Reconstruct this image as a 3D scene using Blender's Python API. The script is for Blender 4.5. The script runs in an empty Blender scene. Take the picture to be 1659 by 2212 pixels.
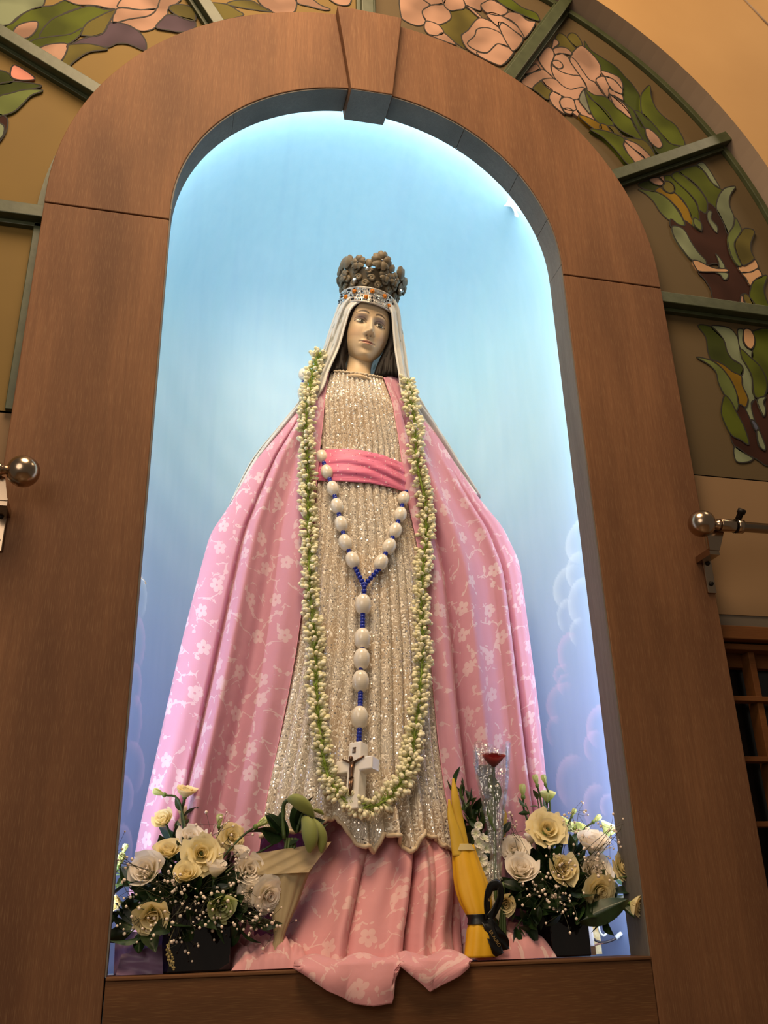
import bpy, math, random
import numpy as np
from mathutils import Matrix, Vector, Euler
random.seed(7); rng = np.random.default_rng(7)
PI = math.pi
S = 0.5                                   # one drawing unit (half the niche's width) is half a metre
sc = bpy.context.scene
col = sc.collection

# ------------------------------------------------------------------ camera, world, lights, exposure
CAM = np.array([-0.90865, -3.57617, 0.13586]); FPX = 2013.84
ax_, az_, ar_ = 1.98730983, -0.24937132, -0.02860326
CR = Matrix.Rotation(az_, 3, 'Z') @ Matrix.Rotation(ax_, 3, 'X') @ Matrix.Rotation(ar_, 3, 'Z')
CRn = np.array(CR)
cd = bpy.data.cameras.new('camera'); cam = bpy.data.objects.new('camera', cd); col.objects.link(cam)
cam.matrix_world = Matrix.Translation(Vector(CAM * S)) @ CR.to_4x4()
cd.sensor_fit = 'HORIZONTAL'; cd.sensor_width = 36.0; cd.lens = FPX / 1659 * 36.0
cd.clip_start = 0.02; cd.clip_end = 100
sc.camera = cam
sc.view_settings.view_transform = 'Standard'; sc.view_settings.look = 'None'
sc.view_settings.gamma = 1; sc.view_settings.use_curve_mapping = False
sc.view_settings.exposure = 0.0
sc.cycles.use_denoising = True
sc.cycles.max_bounces = 8
wd = bpy.data.worlds.new('world'); sc.world = wd; wd.use_nodes = True
wd.node_tree.nodes['Background'].inputs[0].default_value = (1.0, 0.84, 0.66, 1)
wd.node_tree.nodes['Background'].inputs[1].default_value = 0.12

def lamp(name, kind, loc, target, power, color, size=0.3, spot=None):
    l = bpy.data.lights.new(name, kind); l.energy = power; l.color = color
    if kind == 'AREA': l.shape = 'DISK'; l.size = size
    else: l.shadow_soft_size = size
    if kind == 'SPOT': l.spot_size = spot; l.spot_blend = 1.0
    o = bpy.data.objects.new(name, l); col.objects.link(o); o.location = Vector(loc) * S
    d = Vector(target) - Vector(loc); o.rotation_euler = d.to_track_quat('-Z', 'Y').to_euler()
    return o
# warm ceiling lamps of the hall, in front of and above the niche
lamp('ceiling_lamp', 'AREA', (-0.9, -2.5, 6.5), (0, 0.1, 3.2), 92, (1.0, 0.72, 0.44), 1.4)
lamp('ceiling_lamp', 'AREA', (3.8, -1.6, 6.6), (3.2, 0, 4.6), 11, (1.0, 0.76, 0.50), 0.5)
lamp('hall_lamp', 'AREA', (-3.4, -5.4, 2.6), (0, 0.2, 1.2), 27, (1.0, 0.86, 0.70), 1.8)

# ------------------------------------------------------------------ helpers
def P(u, v, y=0.0):
    """a point of the plane at depth y (drawing units) that lies under a measured point of the view"""
    d = CRn @ np.array([(u - 829.5) / FPX, -(v - 1106) / FPX, -1.0])
    t = (y - CAM[1]) / d[1]
    return CAM + t * d

def lin(h):
    h = h.lstrip('#'); c = [int(h[i:i + 2], 16) / 255 for i in (0, 2, 4)]
    return tuple((x / 12.92 if x <= .04045 else ((x + .055) / 1.055) ** 2.4) for x in c) + (1.0,)

ORG = {}
def origin(o): return ORG.get(o.name, np.zeros(3)) if o is not None else np.zeros(3)

def tag(o, label=None, cat=None, group=None, kind=None):
    if label: o['label'] = label
    if cat: o['category'] = cat
    if group: o['group'] = group
    if kind: o['kind'] = kind
    return o

def thing(name, label=None, cat=None, loc=(0, 0, 0), group=None, kind=None, parent=None):
    o = bpy.data.objects.new(name, None); col.objects.link(o)
    o.empty_display_size = 0.02
    loc = np.array(loc, float)
    if parent is not None: o.parent = parent
    o.location = Vector((loc - origin(parent)) * S)
    ORG[o.name] = loc
    return tag(o, label, cat, group, kind)

def newmesh(name, V, F, mat, smooth=True, uv=None, vcol=None):
    """mesh data from vertices in drawing units"""
    me = bpy.data.meshes.new(name)
    V = np.asarray(V, float) * S
    if isinstance(F, np.ndarray):
        n, k = F.shape
        me.vertices.add(len(V)); me.vertices.foreach_set('co', V.ravel())
        me.loops.add(n * k); me.loops.foreach_set('vertex_index', F.ravel().astype(np.int32))
        me.polygons.add(n); me.polygons.foreach_set('loop_start', np.arange(0, n * k, k, dtype=np.int32))
        me.update(calc_edges=True)
    else:
        me.from_pydata([tuple(v) for v in V], [], [tuple(f) for f in F]); me.update()
    me.polygons.foreach_set('use_smooth', np.full(len(me.polygons), bool(smooth)))
    if uv is not None:
        li = np.empty(len(me.loops), np.int32); me.loops.foreach_get('vertex_index', li)
        l = me.uv_layers.new(name='UVMap'); l.data.foreach_set('uv', np.asarray(uv, np.float32)[li].ravel())
    if vcol is not None:
        a = me.color_attributes.new('Col', 'FLOAT_COLOR', 'POINT')
        c = np.ones((len(V), 4), np.float32); c[:, :3] = vcol; a.data.foreach_set('color', c.ravel())
    if mat is not None: me.materials.append(mat)
    me.validate(clean_customdata=False)
    return me

def obj(name, V, F, mat, parent=None, smooth=True, uv=None, vcol=None, **k):
    org = origin(parent)
    V = np.asarray(V, float)
    own = org
    if parent is None and k.get('kind') != 'structure':
        own = np.array([(V[:, 0].min() + V[:, 0].max()) / 2, (V[:, 1].min() + V[:, 1].max()) / 2, V[:, 2].min()])
    me = newmesh(name, V - own, F, mat, smooth, uv, vcol)
    o = bpy.data.objects.new(name, me); col.objects.link(o)
    if parent is not None: o.parent = parent
    else: o.location = Vector(own * S)
    ORG[o.name] = own
    return tag(o, k.get('label'), k.get('cat'), k.get('group'), k.get('kind'))

def inst(name, me, parent, M, org=None):
    """one object of shared mesh data; M is a 4x4 matrix in drawing units (world)"""
    o = bpy.data.objects.new(name, me); col.objects.link(o)
    org = origin(parent)
    M = M.copy(); t = (np.array(M.translation) - org) * S; M.translation = Vector(t)
    if parent is not None: o.parent = parent
    o.matrix_basis = M
    ORG[o.name] = org
    return o

def grid_faces(nr, nc, closed=False):
    r = np.arange(nr - 1)[:, None]; c = np.arange(nc if closed else nc - 1)[None, :]
    c2 = (c + 1) % nc
    a = r * nc + c; b = r * nc + c2; d = (r + 1) * nc + c; e = (r + 1) * nc + c2
    return np.stack([a, b, e, d], -1).reshape(-1, 4)

class MB:
    """collects shapes into one mesh"""
    def __init__(s): s.v = []; s.f = []; s.n = 0
    def add(s, V, F):
        V = np.asarray(V, float); s.v.append(V); s.f += [tuple(int(i) + s.n for i in f) for f in F]; s.n += len(V); return s
    def grid(s, G, closed=False):
        nr, nc = G.shape[:2]; return s.add(G.reshape(-1, 3), grid_faces(nr, nc, closed))
    def box(s, a, b):
        (x0, y0, z0), (x1, y1, z1) = a, b
        V = [(x0, y0, z0), (x1, y0, z0), (x1, y1, z0), (x0, y1, z0), (x0, y0, z1), (x1, y0, z1), (x1, y1, z1), (x0, y1, z1)]
        return s.add(V, [(0, 3, 2, 1), (4, 5, 6, 7), (0, 1, 5, 4), (1, 2, 6, 5), (2, 3, 7, 6), (3, 0, 4, 7)])
    def tube(s, pts, r, n=8, cap=True, flat=1.0):
        pts = np.asarray(pts, float); m = len(pts); r = np.broadcast_to(np.asarray(r, float), (m,))
        T = np.gradient(pts, axis=0); T /= np.linalg.norm(T, axis=1)[:, None] + 1e-12
        ref = np.array([0, 0, 1.0]) if abs(T[0][2]) < .9 else np.array([1.0, 0, 0])
        nrm = np.cross(T[0], ref); nrm /= np.linalg.norm(nrm); G = []
        for i in range(m):
            nrm = nrm - T[i] * (nrm @ T[i]); nrm /= np.linalg.norm(nrm) + 1e-12; b = np.cross(T[i], nrm)
            a = np.arange(n) * 2 * PI / n
            G.append(pts[i] + r[i] * (np.cos(a)[:, None] * nrm + flat * np.sin(a)[:, None] * b))
        G = np.array(G); k = s.n; s.grid(G, True)
        if cap:
            s.f.append(tuple(k + i for i in range(n))[::-1]); s.f.append(tuple(k + (m - 1) * n + i for i in range(n)))
        return s
    def ball(s, c, r, n=10, m=6, sq=(1, 1, 1)):
        th = np.linspace(0, PI, m + 1)[:, None]; ph = (np.arange(n) * 2 * PI / n)[None]
        G = np.stack([np.sin(th) * np.cos(ph) * sq[0], np.sin(th) * np.sin(ph) * sq[1], np.cos(th) * sq[2] + 0 * ph], -1) * r + np.asarray(c)
        return s.grid(G, True)
    def prism(s, poly, y0, y1):
        """polygon given in (x, z), extruded along y"""
        n = len(poly); V = [(x, y0, z) for x, z in poly] + [(x, y1, z) for x, z in poly]
        F = [tuple(range(n))[::-1] if False else tuple(range(n)), tuple(range(2 * n - 1, n - 1, -1))]
        F += [(i, i + n, (i + 1) % n + n, (i + 1) % n) for i in range(n)]
        return s.add(V, F)
    def build(s, name, mat, parent=None, smooth=True, **k):
        return obj(name, np.vstack(s.v), s.f, mat, parent, smooth, **k)

def spline(pts, n, closed=False):
    """Catmull-Rom through the points"""
    p = np.asarray(pts, float); m = len(p)
    if closed: q = np.vstack([p[-1:], p, p[:2]]); segs = m
    else: q = np.vstack([2 * p[0] - p[1], p, 2 * p[-1] - p[-2]]); segs = m - 1
    out = []
    t = np.linspace(0, segs, n, endpoint=not closed)
    for x in t:
        i = min(int(x), segs - 1); f = x - i; a, b, c, d = q[i], q[i + 1], q[i + 2], q[i + 3]
        out.append(.5 * (2 * b + (c - a) * f + (2 * a - 5 * b + 4 * c - d) * f * f + (3 * b - a - 3 * c + d) * f ** 3))
    return np.array(out)

def bevel(o, w=0.004, seg=2, angle=40):
    m = o.modifiers.new('bevel', 'BEVEL'); m.width = w * S; m.segments = seg; m.limit_method = 'ANGLE'; m.angle_limit = math.radians(angle); return o

# ------------------------------------------------------------------ materials
class NT:
    def __init__(s, name):
        s.m = bpy.data.materials.new(name); s.m.use_nodes = True; s.t = s.m.node_tree; s.b = s.t.nodes['Principled BSDF']; s.out = s.t.nodes['Material Output']
    def n(s, typ, **k):
        x = s.t.nodes.new(typ)
        for a, v in k.items():
            if a.startswith('_'): setattr(x, a[1:], v)
        for a, v in k.items():
            if not a.startswith('_'):
                i = x.inputs[int(a[1:])] if a[0] == 'i' and a[1:].isdigit() else x.inputs[a.replace('__', ' ')]
                if isinstance(v, tuple) and len(v) == 2 and hasattr(v[0], 'outputs'): s.t.links.new(v[0].outputs[v[1]], i)
                elif hasattr(v, 'outputs'): s.t.links.new(v.outputs[0], i)
                else: i.default_value = v
        return x
    def math(s, op, a, b=0.0, c=0.0, clamp=False):
        return s.n('ShaderNodeMath', _operation=op, _use_clamp=clamp, i0=a, i1=b, i2=c)
    def mix(s, f, a, b, mode='MIX'):
        x = s.t.nodes.new('ShaderNodeMix'); x.data_type = 'RGBA'; x.blend_type = mode
        for i, v in ((0, f), (6, a), (7, b)):
            if hasattr(v, 'outputs'): s.t.links.new(v.outputs[2] if v.bl_idname == 'ShaderNodeMix' else v.outputs[0], x.inputs[i])
            elif isinstance(v, tuple) and hasattr(v[0], 'outputs'): s.t.links.new(v[0].outputs[v[1]], x.inputs[i])
            else: x.inputs[i].default_value = v
        return x
    def ramp(s, f, stops):
        x = s.n('ShaderNodeValToRGB', i0=f); e = x.color_ramp.elements
        while len(e) < len(stops): e.new(.5)
        for k, (p, c) in enumerate(stops): e[k].position = p; e[k].color = c if len(c) == 4 else tuple(c) + (1,)
        return x
    def set(s, **k):
        for a, v in k.items():
            i = s.b.inputs[a.replace('_', ' ')]
            if hasattr(v, 'outputs'): s.t.links.new(v.outputs[2] if v.bl_idname == 'ShaderNodeMix' else v.outputs[0], i)
            elif isinstance(v, tuple) and len(v) == 2 and hasattr(v[0], 'outputs'): s.t.links.new(v[0].outputs[v[1]], i)
            else: i.default_value = v
        return s
    def bump(s, h, strength=.3, dist=.01):
        b = s.n('ShaderNodeBump', Strength=strength, Distance=dist, Height=h); s.t.links.new(b.outputs[0], s.b.inputs['Normal']); return s

def plain(name, c, rough=.5, metal=0.0, **k):
    m = NT(name); m.set(Base_Color=lin(c) if isinstance(c, str) else tuple(c) + (1,), Roughness=rough, Metallic=metal, **k); return m.m

def mottled(name, c1, c2, scale=20, rough=.6, bump=0.0, **k):
    m = NT(name); tc = m.n('ShaderNodeTexCoord'); no = m.n('ShaderNodeTexNoise', Vector=(tc, 3), Scale=scale, Detail=4.0)
    m.set(Base_Color=m.mix(m.ramp(no, [(.3, (0, 0, 0)), (.7, (1, 1, 1))]), lin(c1), lin(c2)), Roughness=rough, **k)
    if bump: m.bump(no, bump, .004)
    return m.m

def wood(name, dark, light, pore, axis=2, rough=.68):
    m = NT(name); tc = m.n('ShaderNodeTexCoord')
    def mp(a, b): v = [a, a, a]; v[axis] = b; return m.n('ShaderNodeMapping', Vector=(tc, 3), Scale=tuple(v))
    big = m.n('ShaderNodeTexNoise', Vector=mp(7, 1.4), Scale=1.0, Detail=3.0)
    grain = m.n('ShaderNodeTexNoise', Vector=mp(120, 4), Scale=1.0, Detail=5.0, Roughness=.65)
    fine = m.n('ShaderNodeTexNoise', Vector=mp(950, 26), Scale=1.0, Detail=2.0)
    c = m.mix(m.ramp(big, [(.35, (0, 0, 0)), (.65, (1, 1, 1))]), lin(dark), lin(light))
    c = m.mix(m.math('MULTIPLY', m.ramp(grain, [(.38, (0, 0, 0)), (.62, (1, 1, 1))]), .45), c, lin(dark))
    c = m.mix(m.math('MULTIPLY', m.ramp(fine, [(.52, (0, 0, 0)), (.68, (1, 1, 1))]), .22), c, lin(pore))
    m.set(Base_Color=c, Roughness=rough, Specular_IOR_Level=.22); m.bump(fine, .08, .002)
    return m.m

WOOD = wood('wood_upright', '#593a26', '#775237', '#9a7a58')
WOODH = wood('wood_rail', '#533620', '#70492c', '#907048', axis=0)
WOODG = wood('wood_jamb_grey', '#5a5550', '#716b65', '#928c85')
# ------------------------------------------------------------------ the niche and its painted backdrop
JD = 0.155; NH = 3.196; ZC = 3.258; RO = 1.558; NW = 1.12; ND = 1.05; ZG = 3.165; G = 0.10; RW = 2.55

def niche_y(x, z):
    r = np.where(np.asarray(z) > ZC, np.hypot(x, np.asarray(z) - ZC), np.abs(x))
    return JD + ND * np.sqrt(np.clip(1 - (r / NW) ** 2, 0, 1))
def niche_hit(u, v):
    y = 0.6
    for _ in range(60):
        p = P(u, v, y); y = .6 * y + .4 * float(niche_y(p[0], p[2]))
    return P(u, v, y)

def make_backdrop():
    nr = 230
    ph = np.linspace(0, PI / 2, nr); rr = NW * np.sin(ph); yy = JD + ND * np.cos(ph)
    dirs = []
    zs = np.linspace(-0.02, ZC, 330)
    for z in zs: dirs.append((-1, 0, z))
    for a in np.linspace(PI, 0, 260)[1:-1]: dirs.append((math.cos(a), math.sin(a), ZC))
    for z in zs[::-1]: dirs.append((1, 0, z))
    D = np.array(dirs)
    V = np.stack([D[None, :, 0] * rr[:, None], np.broadcast_to(yy[:, None], (nr, len(D))), D[None, :, 2] + D[None, :, 1] * rr[:, None]], -1)
    V = V.reshape(-1, 3); x, z = V[:, 0], V[:, 2]
    # paint: blues that change with height, a pale halo, swirling clouds
    stops = [(-.1, '#6f82ae'), (.6, '#8596c6'), (1.1, '#8ea6d2'), (1.7, '#97b4d0'), (2.4, '#9dbfd0'), (3.2, '#9ac4d4'), (4.3, '#a2cede')]
    sz = [s[0] for s in stops]; cs = np.array([lin(s[1])[:3] for s in stops])
    C = np.stack([np.interp(z, sz, cs[:, i]) for i in range(3)], -1)
    def fbm(x, z, s, seed):
        r = np.random.default_rng(seed); out = 0; a = 1
        for k in range(4):
            for j in range(5):
                w = r.normal(size=2) * s * (1.7 ** k); out = out + a * np.sin(w[0] * x + w[1] * z + r.uniform(0, 6.28))
            a *= .6
        return out / 8
    def blend(m, c): C[:] = C * (1 - m[:, None]) + np.array(lin(c)[:3]) * m[:, None]
    h = np.exp(-(((x + .18) / .55) ** 2 + ((z - 2.95) / .72) ** 2) ** 1.1)
    blend(np.clip(h * (.62 + .35 * fbm(x, z, 5, 1)), 0, 1), '#cfe4ea')
    rr_ = np.hypot(x + .1, z - 3.1); st = np.clip(.5 + .5 * np.sin(rr_ * 26 + 2.2 * fbm(x, z, 2.5, 2)) , 0, 1) * np.clip(fbm(x, z, 2.2, 3) + .35, 0, 1)
    blend(.22 * st * np.exp(-((z - 3.0) / 1.3) ** 2), '#c3ddea')
    blend(np.clip(.14 * fbm(x * 4, z * .6, 4, 4), 0, .12), '#a9b9e4')
    blend(np.clip(.10 * fbm(x * 9, z * .5, 5, 5), 0, .08), '#7298c4')
    # brushed cumulus puffs: bright rim, fading inwards (measured centre, radius in pixels, lit arc)
    puffs = [(1262, 1165, 42, 50), (1248, 1232, 26, 40), (1232, 1268, 38, 48), (1225, 1330, 22, 36), (1258, 1300, 32, 52), (1250, 1365, 20, 30),
             (1232, 1410, 28, 44), (1222, 1478, 18, 24), (1218, 1520, 38, 46), (1200, 1580, 20, 34), (1300, 1570, 34, 48), (1285, 1612, 24, 34),
             (1240, 1690, 38, 60), (1290, 1745, 30, 52), (1316, 1740, 20, 26), (1215, 1455, 20, 20),
             (300, 1290, 22, 50), (296, 1390, 22, 60), (292, 1560, 18, 60), (285, 1660, 34, 60), (290, 1480, 20, 50), (268, 1720, 26, 44), (262, 1840, 30, 60), (250, 2020, 30, 60)]
    for (u, v, ru, rv) in puffs:
        c = niche_hit(u, v); e = niche_hit(u - ru if u > 800 else u + ru * .8, v); t = niche_hit(u, v - rv)
        # work along the curved surface: horizontal distance is measured as arc length
        def arc(xx): return np.arcsin(np.clip(xx / NW, -1, 1))
        du = abs(arc(e[0]) - arc(c[0])) + 1e-6; dv = abs(t[2] - c[2]) + 1e-6
        q = np.hypot((arc(x) - arc(c[0])) / du, (z - c[2]) / dv)
        side = -1 if u > 800 else 1
        ang = np.arctan2((z - c[2]) / dv, side * (arc(x) - arc(c[0])) / du)
        arcw = np.clip(np.cos(ang - .55) * 1.2 + .25, 0, 1)
        rim = np.where(q < 1, np.clip(1 - (1 - q) / .62, 0, 1) ** 1.6, np.clip(1 - (q - 1) / .035, 0, 1))
        blend(np.where(z < ZC, .52 * rim * arcw * (1 + .25 * fbm(x * 8, z * 3, 4, 9)), 0), '#c9bbe0' if v > 1380 else '#c6dcec')
    F = grid_faces(nr, len(D))
    m = NT('painted_sky'); at = m.n('ShaderNodeAttribute', _attribute_name='Col')
    tc = m.n('ShaderNodeTexCoord'); no = m.n('ShaderNodeTexNoise', Vector=m.n('ShaderNodeMapping', Vector=(tc, 3), Scale=(40, 40, 6)), Scale=1.0, Detail=5.0)
    c = m.mix(.03, at, m.ramp(no, [(.3, (.2, .3, .5)), (.7, (1, 1, 1))]))
    m.set(Base_Color=c, Roughness=.55, Specular_IOR_Level=.25); m.bump(no, .1, .003)
    obj('wall_niche', V, F, m.m, None, True, vcol=C, kind='structure')
make_backdrop()
# niche floor and the ledge under the statue
NF = MB(); NF.box((-1.2, JD, -0.06), (1.2, JD + ND + .1, -0.012)); NF.build('floor_niche', mottled('niche_floor_paint', '#8a97a8', '#6d7c90', 9), None, False, kind='structure')

def arc_pts(r, a0, a1, n, zc=ZC, xc=0.0): return [(xc + r * math.cos(a), zc + r * math.sin(a)) for a in np.linspace(a0, a1, n)]
def frame():
    fr = thing('wooden_arch_frame', 'tall brown wooden arch frame with keystone around the blue niche', 'frame', (0, 0, -1.3))
    gap = .0035
    for s in (-1, 1):
        b = MB(); x0, x1 = sorted((s * 1.0, s * RO)); b.box((x0, 0, -1.3), (x1, JD, NH - gap)); bevel(b.build('stile', WOOD, fr, False), .004)
    KT, KB = None, None
    kl_t, kr_t, kr_b, kl_b = P(729, 11, -.045), P(868, 38, -.045), P(848.5, 204, -.045), P(759, 190, -.045)
    for s in (-1, 1):
        kx = kl_t[0] if s < 0 else kr_t[0]; kb = kl_b[0] if s < 0 else kr_b[0]
        ao = math.acos(kx / RO); ai = math.acos(kb / 1.0)
        a_end = PI if s < 0 else 0.0
        outer = arc_pts(RO, a_end, ao, 60); inner = arc_pts(1.0, ai, a_end, 60)
        poly = [(s * RO, NH + gap)] + outer + inner + [(s * 1.0, NH + gap)]
        b = MB(); b.prism(poly, 0, JD); bevel(b.build('arch_segment', WOOD, fr, False), .004)
    x = [kl_b[0], kr_b[0], kr_t[0], kl_t[0]]; z = [kl_b[2] , kr_b[2], kr_t[2], kl_t[2]]
    b = MB(); b.prism(list(zip(x, z)), -.045, JD + .01); bevel(b.build('keystone', WOOD, fr, False), .005)
    # sill rail, a hair in front, with a thin top lip
    b = MB(); b.box((-.996, -.004, -1.3), (.996, JD, -.012)); bevel(b.build('sill_rail', WOODH, fr, False), .004)
    b = MB(); b.box((-.996, -.010, -.012), (.996, JD + .03, 0.0)); bevel(b.build('sill_board', WOODH, fr, False), .003)
    # jamb and arch soffit lining boards, LED light put into their grey
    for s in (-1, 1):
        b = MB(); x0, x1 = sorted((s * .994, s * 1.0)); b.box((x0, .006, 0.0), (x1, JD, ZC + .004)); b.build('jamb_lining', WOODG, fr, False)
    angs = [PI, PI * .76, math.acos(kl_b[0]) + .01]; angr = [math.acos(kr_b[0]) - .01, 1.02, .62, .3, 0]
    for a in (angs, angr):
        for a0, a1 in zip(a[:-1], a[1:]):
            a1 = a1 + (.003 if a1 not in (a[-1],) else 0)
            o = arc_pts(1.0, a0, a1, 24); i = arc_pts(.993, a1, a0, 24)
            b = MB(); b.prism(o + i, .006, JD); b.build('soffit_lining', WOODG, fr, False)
    w = kr_b[0] - kl_b[0]
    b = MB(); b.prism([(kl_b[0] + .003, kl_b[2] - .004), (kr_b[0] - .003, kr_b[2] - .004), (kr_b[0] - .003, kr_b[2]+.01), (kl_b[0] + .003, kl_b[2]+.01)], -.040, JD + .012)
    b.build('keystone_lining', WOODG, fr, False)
    # LED tape behind the frame, lighting the niche
    e = NT('led_tape'); e.set(Base_Color=(.8, .9, 1, 1), Emission_Color=(.84, .93, 1.0, 1), Emission_Strength=LED)
    led = thing('led_strip', 'cool white light strip running behind the arch frame', 'light', (0, JD, 0.05))
    path = [(-1.055, z) for z in np.linspace(.04, ZC, 30)] + arc_pts(1.055, PI, 0, 60)[1:-1] + [(1.055, z) for z in np.linspace(ZC, .04, 30)]
    path = np.array(path); t = np.gradient(path, axis=0); t /= np.linalg.norm(t, axis=1)[:, None]; n = np.stack([-t[:, 1], t[:, 0]], -1)
    A = path + n * .016; B = path - n * .016; k = len(path)
    V = [(p[0], JD + .012, p[1]) for p in A] + [(p[0], JD + .012, p[1]) for p in B]
    V += [(p[0], JD + .002, p[1]) for p in A] + [(p[0], JD + .002, p[1]) for p in B]
    F = [(i, i + 1, k + i + 1, k + i) for i in range(k - 1)] 
    obj('tape', V, F, e.m, led, False)
LED = 36.0
frame()

# ------------------------------------------------------------------ the big arched window behind: wall, reveal, panes, mullions, traced glass
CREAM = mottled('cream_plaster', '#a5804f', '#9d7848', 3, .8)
TAUPE = mottled('reveal_plaster', '#8a7868', '#827060', 3, .85)
GREEN = mottled('green_paint', '#3c4229', '#31371f', 30, .5, .2)
def wall():
    yw = -.055; R = 2.575; n = 96
    # front wall: a plate with an arched hole
    hole = [(-R, 2.145 - 3.6), (-R, ZG)] + arc_pts(R, PI, 0, n, ZG)[1:-1] + [(R, ZG), (R, 2.145 - 3.6)]
    # strips from hole edge to an outer rectangle
    V, F = [], []
    out = []
    X, Z = 4.2, 7.0
    for (x, z) in hole:
        if z <= ZG and abs(abs(x) - R) < 1e-6: out.append((X * np.sign(x), z))
        else:
            d = np.array([x, z - ZG]); t = min(X / max(abs(d[0]), 1e-6), (Z - ZG) / max(d[1], 1e-6)); out.append((d[0] * t, ZG + d[1] * t))
    for p, q in zip(hole, out): V += [(p[0], yw, p[1]), (q[0], yw, q[1])]
    for i in range(len(hole) - 1):
        F.append((2 * i, 2 * i + 1, 2 * i + 3, 2 * i + 2))
    k = len(V)
    obj('wall_front', V, F, CREAM, None, False, kind='structure')
    V = []; F = []
    for (x, z) in hole: V += [(x, yw, z), (x, G + .05, z)]
    for i in range(len(hole) - 1): F.append((2 * i, 2 * i + 2, 2 * i + 3, 2 * i + 1))
    obj('wall_reveal', V, F, TAUPE, None, False, kind='structure')
    # plaster joint line on the wall
    a, b = P(1600, -10, yw - .003), P(1680, 75, yw - .003)
    m = MB(); m.tube([a, b], .006, 6); m.build('trim_1', TAUPE, None, kind='structure')
    # cream panel below the glass, on both sides
    CREAM_DIM = mottled('cream_panel_dimmed', '#7e6243', '#765b3d', 3, .8)  # wall cream darkened, the dimmer light down here put into the colour
    m = MB(); m.box((-2.6, G + .0, 1.42), (-1.50, G + .08, 2.150)); m.build('wall_left', CREAM_DIM, None, False, kind='structure')
    m = MB(); m.box((1.50, G + .0, 1.42), (2.6, G + .08, 2.146)); m.build('wall_right', CREAM_DIM, None, False, kind='structure')
    m = MB(); m.box((-1.7, G + .22, -1.6), (-RO + .03, G + .3, 1.42)); m.build('wall_back', CREAM, None, False, kind='structure')
wall()

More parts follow.
